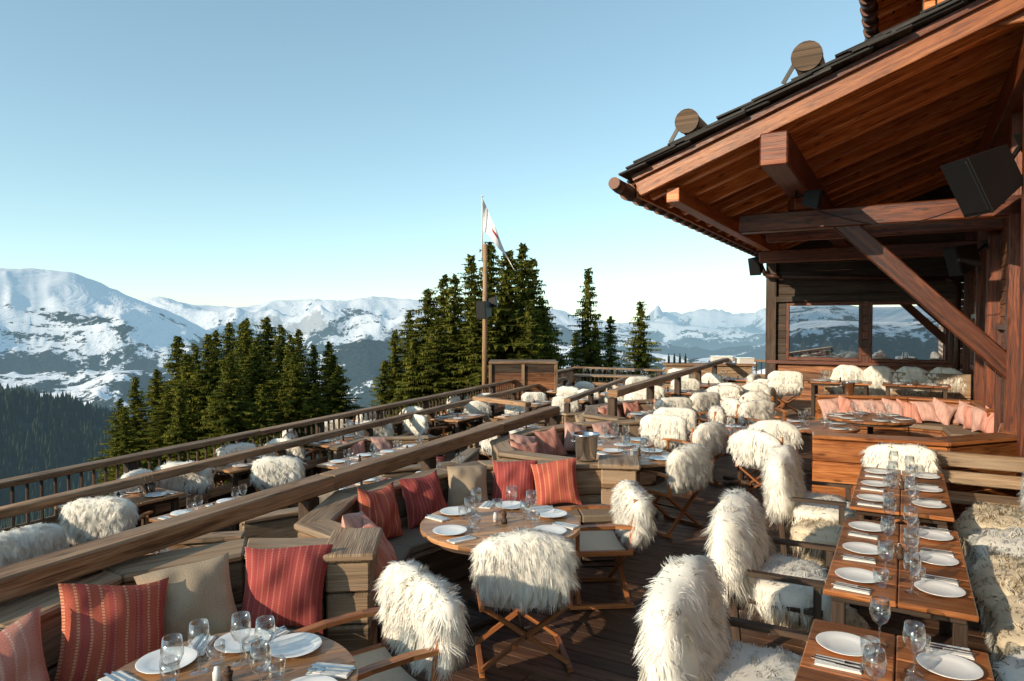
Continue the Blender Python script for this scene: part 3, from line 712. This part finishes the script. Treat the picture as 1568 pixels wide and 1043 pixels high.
for (sa,sb,za,zb) in ((3.1,4.7,.2,2.3),(8.0,9.6,1.3,2.5)):
    m.beam(B(sa,4.40,(za+zb)/2),B(sa+.1,4.40,(za+zb)/2),.1,zb-za,0); m.beam(B(sb-.1,4.40,(za+zb)/2),B(sb,4.40,(za+zb)/2),.1,zb-za,0)
    m.beam(B(sa+.1,4.40,zb-.05),B(sb-.1,4.40,zb-.05),.1,.1,0); m.beam(B(sa+.1,4.40,za+.05),B(sb-.1,4.40,za+.05),.1,.1,0)
    m.beam(B(sa+.1,4.43,(za+zb)/2),B(sb-.1,4.43,(za+zb)/2),.02,zb-za-.2,1)
place(m.mesh('side_window',[M_beam,M_window]),'side_window',bevel=.006,parent=chalet)
m=MB(); S=10.7
def hb(t0,t1,z0,z1,mat=0,s_=S,th=.08):
    z=z0
    while z<z1-.01:
        h=min(.2,z1-z); m.beam(B(s_,t0,z+h/2),B(s_,t1,z+h/2),th+random.uniform(-.01,.01),h-.006,mat); z+=.2
hb(0,4.44,0,1.3); hb(0,4.44,2.86,5.6,3)
hb(0,.36,1.3,2.86,3); hb(2.16,2.3,1.3,2.86,1,S-.02); hb(4.08,4.44,1.3,2.86)
m.box(B(S-.03,0,2.2),(.26,.26,4.4),R3(YN),3)
m.beam(B(S-.1,-.1,1.28),B(S-.1,4.42,1.28),.16,.09,1); m.beam(B(S-.1,.1,2.93),B(S-.1,4.42,2.93),.1,.14,3)
for (a,b) in ((.36,2.16),(2.3,4.08)):
    for tt in (a+.04,b-.04): m.box(B(S-.03,tt,2.08),(.08,.07,1.5),R3(YN),1)
    for zz in (1.37,2.80): m.beam(B(S-.03,a+.08,zz),B(S-.03,b-.08,zz),.07,.08,1)
    m.beam(B(S+.0,a+.08,2.085),B(S+.0,b-.08,2.085),.012,1.35,2)
place(m.mesh('front_facade',[M_wall,M_beam,M_window,M_dark]),'front_facade',bevel=.006,parent=chalet)
m=MB()
m.beam(B(15.5,-.0,2.2),B(15.5,4.5,2.2),.1,4.4,0); m.beam(B(10.8,.0,2.2),B(15.4,.0,2.2),.1,4.4,0); m.beam(B(13,.06,3.2),B(13,4.44,3.2),4.3,.05,0); m.beam(B(13,.06,.1),B(13,4.44,.1),4.3,.05,1)
m.beam(B(11.1,.3,1.3),B(11.1,4.2,1.3),.5,.06,0)
place(m.mesh('interior_room',[M_wall,M_deck]),'interior_room',parent=chalet)
rw=random.Random(4)
for i in range(13):
    m=MB(); t=.45+i*.29; k=rw.uniform(.8,1.7)
    m.lathe([(0,0),(.05*k,0),(.09*k,.12*k),(.1*k,.25*k),(.03,.4*k),(0,.42*k)],12,(0,0,0),0)
    place(m.mesh('vase',[rw.choice((M_white,M_white,M_table,M_wall))]),'vase',B(11.0+rw.uniform(0,.2),t,1.331))
m=MB()
z=5.5
while z<9.4:
    m.beam(B(.6,3.3,z+.12),B(11,3.3,z+.12),.12,.23,0); m.beam(B(.54,3.37,z+.12),B(.54,7.2,z+.12),.12,.23,0); z+=.24
place(m.mesh('upper_wall',[M_rafter]),'upper_storey_wall',bevel=.01,parent=chalet)
m=MB()
for i in range(10): m.beam(B(-.4,2.75+i*.3,6.72+i*.105),B(8,2.75+i*.3,6.72+i*.105),.29,.03,0,up=up)
for i in range(9): m.beam(B(-.2+i*.6,2.7,6.6),B(-.2+i*.6,5.6,7.62),.1,.16,0,up=up)
m.cyl(B(-.5,2.62,6.62),B(8,2.62,6.6),.09,.09,12,1)
for i in range(16): m.cyl(B(-.4+i*.4,2.62,6.6),B(-.2+i*.4,2.62,6.6),.115,.1,12,1)
m.beam(B(3.8,2.5,6.85),B(3.8,5.7,7.98),8.8,.1,2,up=up)
place(m.mesh('upper_eave',[M_rafter,M_copper,M_shingle]),'upper_eave',bevel=.004,parent=chalet)
m=MB(); pts=[B(10.3,-.25,3.9),B(10.3,-.1,3.55),B(10.3,.3,3.5),B(10.3,3.9,3.35),B(10.3,4.15,3.2),B(10.3,4.15,.3)]
for a,b in zip(pts[:-1],pts[1:]): m.cyl(a,b,.055,.055,12,0)
place(m.mesh('downpipe',[M_copper]),'downpipe')
def speaker(loc,yaw,pitch,s=1.0):
    m=MB(); b=len(m.v)
    for (w,h,y) in ((.2,.34,-.2),(.3,.48,.2)):
        for (sx,sz) in ((-1,-1),(1,-1),(1,1),(-1,1)): m.v.append((sx*w/2,y,sz*h/2))
    for f in ([0,1,2,3],[7,6,5,4],[0,4,5,1],[1,5,6,2],[2,6,7,3],[3,7,4,0]):
        m.f.append([b+i for i in f]); m.uv.append([(0,0),(1,0),(1,1),(0,1)]); m.mi.append(0); m.sm.append(False)
    m.box((0,.205,0),(.26,.012,.43),None,0); m.cyl((0,-.2,0),(0,-.42,.1),.02,.02,8,1); m.box((0,-.43,.1),(.12,.02,.16),None,1)
    o=place(m.mesh('loudspeaker',[M_black,M_metal]),'loudspeaker',loc,0,s,bevel=.012); o.rotation_euler=(Matrix.Rotation(yaw,3,'Z')@Matrix.Rotation(pitch,3,'X')).to_euler()
speaker(B(1.1,3.9,4.0),yaw_of(-.9,-.1),-.5,1.45)
speaker(B(4.6,3.9,3.35),yaw_of(-.9,-.1),-.3,1.0)
speaker(B(8.8,-.05,3.72),yaw_of(-.6,-.7),-.35,.9)
speaker(B(1.6,1.98,4.0),yaw_of(.7,-.6),-.2,.55)
m=MB(); prev=None
for i in range(17):
    u=i/16; t=1.9+u*2.2; z=3.94-.55*math.sin(math.pi*u)*.6+.05*u; p=B(1.9+u*.2,t,z)
    if prev: m.cyl(prev,p,.008,.008,6,0,False)
    prev=p
place(m.mesh('speaker_cable',[M_black]),'speaker_cable')

# ------------------------------------------------------------------ flagpole, kiosk, counter
FX,FY=-.86,21.2
m=MB(); m.cyl((FX,FY,ZL),(FX+.03,FY,4.75),.085,.065,12,0); m.cyl((FX-.06,FY,4.3),(FX-.06,FY,6.2),.022,.016,8,1)
m.cyl((FX-.06,FY,6.2),(FX-.06,FY,6.24),.03,.03,8,1)
place(m.mesh('flagpole',[M_pole,M_linen]),'flagpole')
m=MB()
def flag(u,v):
    x=FX-.04+.98*u*(.55+.45*v); z=6.12-v*.95-1.1*u-.2*u*u+.1*v*u+.03*math.sin(u*11); y=FY+.13*math.sin(u*7+v*2)
    return (x,y,z)
m.grid(flag,16,12,0)
for k in range(len(m.f)):
    i=k%16;j=k//16
    if 6<=i<=9 and 5<=j<=6 : m.mi[k]=1
place(m.mesh('flag',[M_flag,M_flagred]),'flag')
speaker((FX+.02,FY-.25,2.72),yaw_of(-.5,-1),-.1,1.15); speaker((FX+.25,FY+.05,2.95),yaw_of(1,-.2),.1,.7)
m=MB(); kx,ky=.35,21.8
for z in range(6):
    m.box((kx,ky-.55,ZL+.1+z*.27+.0),(2.0,.06,.262),None,0 if z<5 else 1); m.box((kx-.98,ky,ZL+.1+z*.27),(.06,1.03,.262),None,1); m.box((kx+.98,ky,ZL+.1+z*.27),(.06,1.03,.262),None,1)
m.box((kx,ky,ZL+1.62),(2.15,1.25,.07),None,2)
for x in (-1.02,0,1.02): m.box((kx+x,ky-.62,ZL+.77),(.1,.08,1.6),None,2)
place(m.mesh('wooden_kiosk',[M_wall,M_dark,M_rail]),'wooden_kiosk',bevel=.01)
m=MB()
for z in range(4): m.box((6.2,21.6,.12+z*.24),(2.6,.7,.234),R3(-.15),0)
m.box((6.2,21.6,1.0),(2.8,.85,.06),R3(-.15),1)
place(m.mesh('buffet_counter',[M_booth,M_rail]),'buffet_counter',bevel=.01)
m=MB(); m.box((0,0,.11),(.6,.4,.2),None,0); m.box((0,0,.225),(.63,.43,.025),None,1)
me=m.mesh('serving_crate',[M_linen,M_white]); place(me,'serving_crate',(6.6,21.5,1.032),-.1); place(me,'serving_crate',(7.3,21.4,1.032),.1,.8)
for i in range(4): place(ME_bottle,'wine_bottle',(5.0+i*.17,21.75-.03*i,1.032))
m=MB(); m.box((3.4,23.3,.5),(2.6,.6,.06),R3(-.3),0)
for a in (-1.1,1.1): m.box((3.4+a,23.3-a*.3,-.03),(.1,.5,.98),R3(-.3),0)
place(m.mesh('service_table',[M_booth]),'service_table',bevel=.01)
for i in range(8): place(ME_wine,'wine_glass',(2.5+i*.2,23.5-.06*i,.532))

# ------------------------------------------------------------------ spruce trees
def mat_needles():
    m,nt,out=new_mat('spruce_needles')
    tc=N(nt,'ShaderNodeTexCoord'); no=N(nt,'ShaderNodeTexNoise'); no.inputs['Scale'].default_value=1.4; no.inputs['Detail'].default_value=2
    nt.links.new(tc.outputs['Object'],no.inputs[0])
    uv=N(nt,'ShaderNodeUVMap'); sp=N(nt,'ShaderNodeSeparateXYZ'); nt.links.new(uv.outputs[0],sp.inputs[0])
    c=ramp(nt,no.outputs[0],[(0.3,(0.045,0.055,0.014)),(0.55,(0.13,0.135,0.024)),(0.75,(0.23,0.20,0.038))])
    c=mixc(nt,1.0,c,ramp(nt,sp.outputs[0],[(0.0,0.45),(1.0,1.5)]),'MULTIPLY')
    d=N(nt,'ShaderNodeBsdfDiffuse'); t=N(nt,'ShaderNodeBsdfTranslucent'); nt.links.new(c,d.inputs[0]); nt.links.new(c,t.inputs[0])
    mx=N(nt,'ShaderNodeMixShader'); mx.inputs[0].default_value=.2
    nt.links.new(d.outputs[0],mx.inputs[1]);nt.links.new(t.outputs[0],mx.inputs[2]);nt.links.new(mx.outputs[0],out.inputs[0]); return m
M_needle=mat_needles(); M_bark=wood('spruce_bark',(0.03,0.022,0.016),(0.07,0.05,0.035),(0.12,0.09,0.065),.9)
def spruce(name,seed,H=16.0,Rm=3.4):
    rg=random.Random(seed); V=[];F=[];UV=[];MI=[]
    def tri(a,b,c,u):
        k=len(V); V.extend((a,b,c)); F.append((k,k+1,k+2)); UV.append(((u,0),(u,1),(u,.5))); MI.append(0)
    seg=8
    for i in range(9):
        z0=H*i/9
        r0=.2*(1-i/9)+.015; r1=.2*(1-(i+1)/9)+.012
        for j in range(seg):
            a=6.283*j/seg;b=6.283*(j+1)/seg;k=len(V);z1=H*(i+1)/9
            V.extend(((r0*math.cos(a),r0*math.sin(a),z0),(r0*math.cos(b),r0*math.sin(b),z0),(r1*math.cos(b),r1*math.sin(b),z1),(r1*math.cos(a),r1*math.sin(a),z1)))
            F.append((k,k+1,k+2,k+3)); UV.append(((0,0),(0,1),(1,1),(1,0))); MI.append(1)
    z=H*.06
    lobes=[rg.uniform(0,6.28) for _ in range(3)]
    while z<H-.1:
        h=z/H; R=Rm*((1-h)**.8)*(.62+.55*rg.random())+.16; nb=int(11-4*h); off=rg.random()*6
        for b in range(nb):
            az=off+6.283*b/nb+rg.uniform(-.4,.4); L=R*(rg.uniform(.5,1.2)+.18*math.sin(2*az+lobes[0])+.18*math.sin(z*1.7+az+lobes[1]))
            if rg.random()<.09: continue
            zz=z+rg.uniform(-.22,.22); ca,sa=math.cos(az),math.sin(az)
            k=max(3,int(L/.17)); droop=rg.uniform(.15,.5)*(1-h*.7)
            for i in range(k):
                u=(i+.6)/k; r=L*u; pz=zz+.2*L*h - droop*L*(u-.62*u*u)
                side=L*.25*(1-u*.7)*rg.uniform(.6,1.3)*(.5+.5*min(1,u*3))+.10
                cx,cy=ca*r,sa*r
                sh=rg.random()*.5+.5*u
                for sd in (-1,1):
                    fw=side*.6
                    tx=cx+ca*fw-sa*sd*side; ty=cy+sa*fw+ca*sd*side; tz=pz-side*rg.uniform(.1,.5)
                    w=.085+.05*rg.random()
                    tri((cx-ca*w,cy-sa*w,pz+.02),(cx+ca*w*1.4,cy+sa*w*1.4,pz),(tx,ty,tz),sh)
                    if rg.random()<.8:
                        mx,my=(cx+tx)/2,(cy+ty)/2; hl=rg.uniform(.16,.5)*(1-h*.5)
                        tri((mx-sa*.09,my+ca*.09,(pz+tz)/2),(mx+sa*.09,my-ca*.09,(pz+tz)/2),(mx+rg.uniform(-.06,.06),my+rg.uniform(-.06,.06),(pz+tz)/2-hl),sh*.8)
                if rg.random()<.6:
                    tri((cx-sa*.08,cy+ca*.08,pz),(cx+sa*.08,cy-ca*.08,pz),(cx+ca*.24,cy+sa*.24,pz+.1),min(1,sh+.2))
        z+=.32*(1-h*.42)
    for j in range(14):
        a=rg.random()*6.28; zb=H-.5*rg.random(); tri((.02,0,zb),(-.02,0,zb+.03),(math.cos(a)*.18,math.sin(a)*.18,zb+.14),.6)
    me=bpy.data.meshes.new(name); me.from_pydata(V,[],F); uvl=me.uv_layers.new(name='UVMap')
    uvl.data.foreach_set('uv',[c for f in UV for p in f for c in p]); me.polygons.foreach_set('material_index',MI)
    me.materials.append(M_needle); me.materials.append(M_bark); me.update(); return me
SP=[spruce('spruce_a',1,16,4.1),spruce('spruce_b',2,16,3.7),spruce('spruce_c',3,16,4.7),spruce('spruce_d',5,16,3.3),spruce('spruce_e',8,16,4.3)]
def ground_z(r): return float(np.interp(r,[0,12,20,45,100,300,1000,2500,60000],[-4,-4.5,-6,-10.5,-24,-80,-350,-700,-800]))
trees=[(-22.1,40,-.95),(-21.9,42,-.63),(-23.5,48,1.38),(-20.4,44,.9),(-21.7,50,1.7),(-20.7,50,2.2),(-20.2,52,2.55),(-18.7,52,2.75),(-15.5,46,2.1),(-15,48,1.8),(-12.8,44,.8),(-12.9,48,.9),(-10.7,42,-.3),
(-21.9,38,-1.95),(-18.1,38,.5),(-16.9,38,1.57),(-14.9,40,1.35),(-14.9,36,.75),(-12.8,40,.4),(-17.2,44,1.9),(-19.4,41,.3),(-18.5,47,2.3),(-11.8,45,.2),(-13.9,43,1.5),(-20.5,36,-2.2),
(-6.85,40,1.8),(-6.3,42,3.0),(-4.94,40,4.3),(-4.2,42,5.15),(-3.16,38,4.9),(-2.37,40,6.1),(-1.37,42,7.15),(-.22,38,6.3),(.61,40,6.8),(1.28,43,6.3),(1.95,40,2.9),(-5.2,36,1.4),(-3.9,36,2.6),(-1.9,36,3.6),(-.4,42,5),(.9,36,3.4),(-6.9,37,.2),(1.9,44,3.9),
(5.0,45,5.75),(6.9,48,2.7),(7.9,42,3.5),(4.5,48,1.7),(6.0,49,2.2),(8.7,45,.9),(-17.5,36,-.9),(-13.2,36,-1.0),(-11.2,39,-1.2),(-19.2,38,-1.2)]
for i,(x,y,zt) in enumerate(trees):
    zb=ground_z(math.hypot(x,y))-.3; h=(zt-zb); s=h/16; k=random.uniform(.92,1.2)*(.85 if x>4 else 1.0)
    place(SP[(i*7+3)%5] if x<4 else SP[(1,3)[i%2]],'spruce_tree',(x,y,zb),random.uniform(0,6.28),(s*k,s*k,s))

# ------------------------------------------------------------------ terrain
def hashn(ix,iy,seed):
    v=np.sin(ix*127.1+iy*311.7+seed*74.7)*43758.5453; return v-np.floor(v)
def vn(x,y,seed):
    ix=np.floor(x);iy=np.floor(y);fx=x-ix;fy=y-iy;fx=fx*fx*(3-2*fx);fy=fy*fy*(3-2*fy)
    a=hashn(ix,iy,seed);b=hashn(ix+1,iy,seed);c=hashn(ix,iy+1,seed);d=hashn(ix+1,iy+1,seed)
    return a+(b-a)*fx+(c-a)*fy+(a-b-c+d)*fx*fy
def ridged(x,y,seed,oc=6):
    r=np.zeros_like(x);a=.5;w=1.0
    for i in range(oc):
        k=1-np.abs(2*vn(x,y,seed+i)-1); k=k*k; r+=a*k*w; w=np.clip(k*1.6,0,1); a*=.47; x,y=x*1.9+y*.6+3.1,y*1.9-x*.6+1.7
    return r
def fbm(x,y,seed,oc=5):
    r=np.zeros_like(x);a=.5
    for i in range(oc): r+=a*vn(x,y,seed+i);a*=.5;x,y=x*1.9+y*.7+5,y*1.9-x*.7+3
    return r
az=np.radians(np.concatenate([np.arange(-180,-46,1.0),np.arange(-46,46,.12),np.arange(46,180.01,1.0)]))
rr=np.concatenate([np.geomspace(11,700,26),np.arange(760,3000,90),np.arange(3000,11500,75),np.arange(11600,19000,260),np.arange(19300,36000,400),[45000,70000]])
AZ,RR=np.meshgrid(az,rr,indexing='ij'); X=RR*np.sin(AZ);Y=RR*np.cos(AZ); AD=np.degrees(AZ)
val=np.interp(RR,[0,12,20,45,100,300,1000,2500,60000],[-4,-4.5,-6,-10.5,-24,-80,-350,-700,-800])
val=val+np.where(RR>300,(fbm(X/900,Y/900,3)-.5)*160*np.clip((RR-300)/1500,0,1),0)
Z=val.copy()
ranges=[(1400,.55,.012,[-180,-60,-46,-36.9,-33,-30,-25,-20,180],[-.2,-.05,-.06,-.087,-.108,-.138,-.2,-.28,-.3]),
 (4300,.42,.02,[-180,-46,-36,-25,-17,-13,-9,-5,0,6,12,20,46,180],[.03,-.04,-.07,-.072,-.05,-.028,-.024,-.034,-.03,-.034,-.044,-.055,0.02,.03]),
 (6800,.42,.010,[-180,-60,-46,-36.9,-34,-32,-29.6,-27.5,-24.8,-22,-17.7,180],[.04,.05,.07,.083,.084,.075,.048,.029,.004,-.035,-.1,-.1]),
 (10000,.36,.010,[-180,-40,-33.2,-27.9,-23.5,-21.1,-18.7,-15.7,-14.4,-11.6,-9.5,-7.8,-4.6,-1.3,.9,3.6,6.3,9.6,14.3,30,60,180],[.06,.03,.03,.037,.030,.027,.033,.043,.034,.043,.035,.036,.026,.022,.030,.024,.004,-.013,-.043,-.04,.05,.06]),
 (16000,.2,.01,[-180,-5,0,5,8,12,16,20,30,180],[-.05,-.03,.0,.008,.004,.0,-.006,-.014,-.01,0]),
 (28000,.2,.03,[-180,-10,4,7.4,10.6,13.2,14.8,16.1,17.8,20.3,30,60,180],[.02,.008,.006,.006,.014,.019,.013,.019,.012,.017,.02,.025,.02])]
for k,(rk,wf,ro,pa,pt) in enumerate(ranges):
    el=np.interp(AD,pa,pt)
    for dlt in (-1.0,1.0): el=el+np.interp(AD+dlt,pa,pt)
    el/=3
    rloc=rk*(1+.12*(fbm(AD/7+50,AD*0+k,k+20,3)-.5))
    crest=el*rk*np.cos(np.clip(AZ,-1.1,1.1))+2
    x=np.abs((RR-rloc)/(wf*rk)); sh=np.clip(1-x,0,1); sh=sh*sh*(3-2*sh)*.35+sh*.65
    sc=rk*.13 if rk>3000 else 350
    g=ridged(X/sc,Y/sc,k+7)
    z=val+(crest-val)*sh+(g-.5)*rk*(.06*np.clip(sh*(1-sh)*3.4,0,1)+ro*sh*sh)
    Z=np.maximum(Z,z)
nA,nR=Z.shape
verts=np.stack([X,Y,Z],-1).reshape(-1,3)
I=(np.arange(nA-1)[:,None]*nR+np.arange(nR-1)[None,:]).ravel()
faces=np.stack([I,I+nR,I+nR+1,I+1],-1)
me=bpy.data.meshes.new('mountain_terrain'); me.vertices.add(len(verts)); me.vertices.foreach_set('co',verts.ravel())
me.loops.add(len(faces)*4); me.loops.foreach_set('vertex_index',faces.ravel().astype(np.int32))
me.polygons.add(len(faces)); me.polygons.foreach_set('loop_start',(np.arange(len(faces))*4).astype(np.int32))
me.update(calc_edges=True); me.validate()
me.polygons.foreach_set('use_smooth',[True]*len(me.polygons))
if me.polygons[1000].normal.z<0: me.flip_normals()
def paint_haze(nt,shader,out,R_,alt):  # air haze painted into the material: pale blue glow mixed in by distance
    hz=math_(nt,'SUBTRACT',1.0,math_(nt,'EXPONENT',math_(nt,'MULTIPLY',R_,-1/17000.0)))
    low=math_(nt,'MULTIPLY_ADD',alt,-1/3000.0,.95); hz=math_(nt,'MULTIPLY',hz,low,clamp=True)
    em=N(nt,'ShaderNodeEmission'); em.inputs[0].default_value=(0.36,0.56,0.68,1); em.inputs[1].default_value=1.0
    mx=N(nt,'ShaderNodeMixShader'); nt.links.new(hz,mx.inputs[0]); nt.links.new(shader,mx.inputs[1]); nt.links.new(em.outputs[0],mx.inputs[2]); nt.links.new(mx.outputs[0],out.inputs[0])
mt,nt,out=new_mat('alpine_terrain')
geo=N(nt,'ShaderNodeNewGeometry'); sp=N(nt,'ShaderNodeSeparateXYZ'); nt.links.new(geo.outputs['Position'],sp.inputs[0])
sn=N(nt,'ShaderNodeSeparateXYZ'); nt.links.new(geo.outputs['Normal'],sn.inputs[0])
def tn(scale,detail,rough=.55,dist=0):
    n_=N(nt,'ShaderNodeTexNoise'); n_.inputs['Scale'].default_value=scale; n_.inputs['Detail'].default_value=detail; n_.inputs['Roughness'].default_value=rough; n_.inputs['Distortion'].default_value=dist
    nt.links.new(geo.outputs['Position'],n_.inputs[0]); return n_.outputs[0]
rad=N(nt,'ShaderNodeVectorMath',operation='LENGTH'); nt.links.new(geo.outputs['Position'],rad.inputs[0]); R_=rad.outputs['Value']
nb=tn(1/800,5,.62,.8); nf=tn(1/70,4,.75)
alt=sp.outputs[2]
f1=math_(nt,'SUBTRACT',-100.0,alt); f1=math_(nt,'ADD',f1,math_(nt,'MULTIPLY',math_(nt,'SUBTRACT',nb,.5),2500.0))
f1=math_(nt,'ADD',f1,math_(nt,'MULTIPLY',math_(nt,'SUBTRACT',nf,.5),1200.0))
f1=math_(nt,'DIVIDE',f1,80.0,clamp=True)
steep=ramp(nt,math_(nt,'ADD',sn.outputs[2],math_(nt,'MULTIPLY',math_(nt,'SUBTRACT',nf,.5),.5)),[(0.62,1.0),(0.70,0.0)])
steep=math_(nt,'MULTIPLY',steep,.6)
nearfor=math_(nt,'LESS_THAN',R_,2300.0)
f1=math_(nt,'MAXIMUM',f1,nearfor)
ft=tn(1/22,2,.8)
tree_c=mixc(nt,ramp(nt,ft,[(0.35,0.0),(0.65,1.0)]),(0.005,0.011,0.012),(0.03,0.045,0.04))
snow=mixc(nt,nf,(0.76,0.80,0.86),(0.88,0.89,0.92))
c=mixc(nt,steep,snow,(0.14,0.14,0.15)); c=mixc(nt,f1,c,tree_c)
d=N(nt,'ShaderNodeBsdfDiffuse'); nt.links.new(c,d.inputs[0])
bp=N(nt,'ShaderNodeBump'); bp.inputs['Strength'].default_value=.9; bp.inputs['Distance'].default_value=80; nt.links.new(nb,bp.inputs['Height']); nt.links.new(bp.outputs[0],d.inputs['Normal'])
paint_haze(nt,d.outputs[0],out,R_,alt)
me.materials.append(mt); place(me,'mountain_terrain')
# distant forest of small conifers on the near left hillside
rg=np.random.default_rng(5)
def zat(a,r):
    ia=np.clip(np.searchsorted(az,a),1,nA-1); ir=np.clip(np.searchsorted(rr,r),1,nR-1)
    fa=((a-az[ia-1])/(az[ia]-az[ia-1])); fr=((r-rr[ir-1])/(rr[ir]-rr[ir-1]))
    return (Z[ia-1,ir-1]*(1-fa)*(1-fr)+Z[ia,ir-1]*fa*(1-fr)+Z[ia-1,ir]*(1-fa)*fr+Z[ia,ir]*fa*fr)
nT=11000
ta=np.radians(rg.uniform(-46,-20,nT)); tr=np.sqrt(rg.uniform(600**2,2200**2,nT)); th=rg.uniform(12,26,nT)
tz=zat(ta,tr)-1; tx=tr*np.sin(ta); ty=tr*np.cos(ta)
tvs=[]
for k in range(5):
    a=k*2*math.pi/5; tvs.append(np.stack([tx+np.cos(a)*th*.2,ty+np.sin(a)*th*.2,tz],-1))
tvs.append(np.stack([tx,ty,tz+th],-1)); TVv=np.stack(tvs,1).reshape(-1,3)
b=(np.arange(nT)*6)[:,None]
TFf=np.concatenate([b+np.array([[k,(k+1)%5,5]]) for k in range(5)],0)
mf=bpy.data.meshes.new('distant_forest'); mf.from_pydata(TVv.tolist(),[],TFf.tolist()); mf.update()
m2,nt,out=new_mat('distant_conifers'); geo=N(nt,'ShaderNodeNewGeometry'); sp=N(nt,'ShaderNodeSeparateXYZ'); nt.links.new(geo.outputs['Position'],sp.inputs[0])
rad=N(nt,'ShaderNodeVectorMath',operation='LENGTH'); nt.links.new(geo.outputs['Position'],rad.inputs[0])
d=N(nt,'ShaderNodeBsdfDiffuse'); nz=N(nt,'ShaderNodeTexNoise'); nz.inputs['Scale'].default_value=1/40; nt.links.new(geo.outputs['Position'],nz.inputs[0])
nt.links.new(mixc(nt,nz.outputs[0],(0.012,0.022,0.018),(0.05,0.06,0.035)),d.inputs[0]); paint_haze(nt,d.outputs[0],out,rad.outputs['Value'],sp.outputs[2])
mf.materials.append(m2); place(mf,'distant_forest')

# ------------------------------------------------------------------ light, sky, camera
EL=math.radians(20); AZL=math.radians(128)
sd=Vector((-math.sin(AZL)*math.cos(EL),math.cos(AZL)*math.cos(EL),math.sin(EL)))
sun=bpy.data.lights.new('sun','SUN'); sun.energy=5.0; sun.angle=math.radians(.5); sun.color=(1,.84,.62)
so=bpy.data.objects.new('sun',sun); COL.objects.link(so); so.rotation_euler=(-sd).to_track_quat('-Z','Y').to_euler(); so.location=sd*50
w=bpy.data.worlds.new('World'); scene.world=w; w.use_nodes=True; nt=w.node_tree; nt.nodes.clear()
sky=nt.nodes.new('ShaderNodeTexSky'); sky.sky_type='NISHITA'; sky.sun_disc=False; sky.sun_elevation=EL; sky.sun_rotation=-AZL
sky.altitude=1800; sky.air_density=1.0; sky.dust_density=1.0; sky.ozone_density=1.0
gm=nt.nodes.new('ShaderNodeGamma'); gm.inputs[1].default_value=.72; nt.links.new(sky.outputs[0],gm.inputs[0])
mxw=mixc(nt,1.0,gm.outputs[0],(2.12,2.5,2.3),'MULTIPLY')
bg=nt.nodes.new('ShaderNodeBackground'); bg.inputs[1].default_value=.135; wo=nt.nodes.new('ShaderNodeOutputWorld')
nt.links.new(mxw,bg.inputs[0]); nt.links.new(bg.outputs[0],wo.inputs[0])
cam=bpy.data.cameras.new('camera'); cam.lens=24; cam.sensor_width=36; cam.clip_start=.05; cam.clip_end=120000
co=bpy.data.objects.new('camera',cam); COL.objects.link(co); co.location=(0,0,2.3); co.rotation_euler=(math.radians(90-1.45),0,0); scene.camera=co
scene.view_settings.view_transform='Standard'; scene.view_settings.look='None'; scene.view_settings.exposure=0
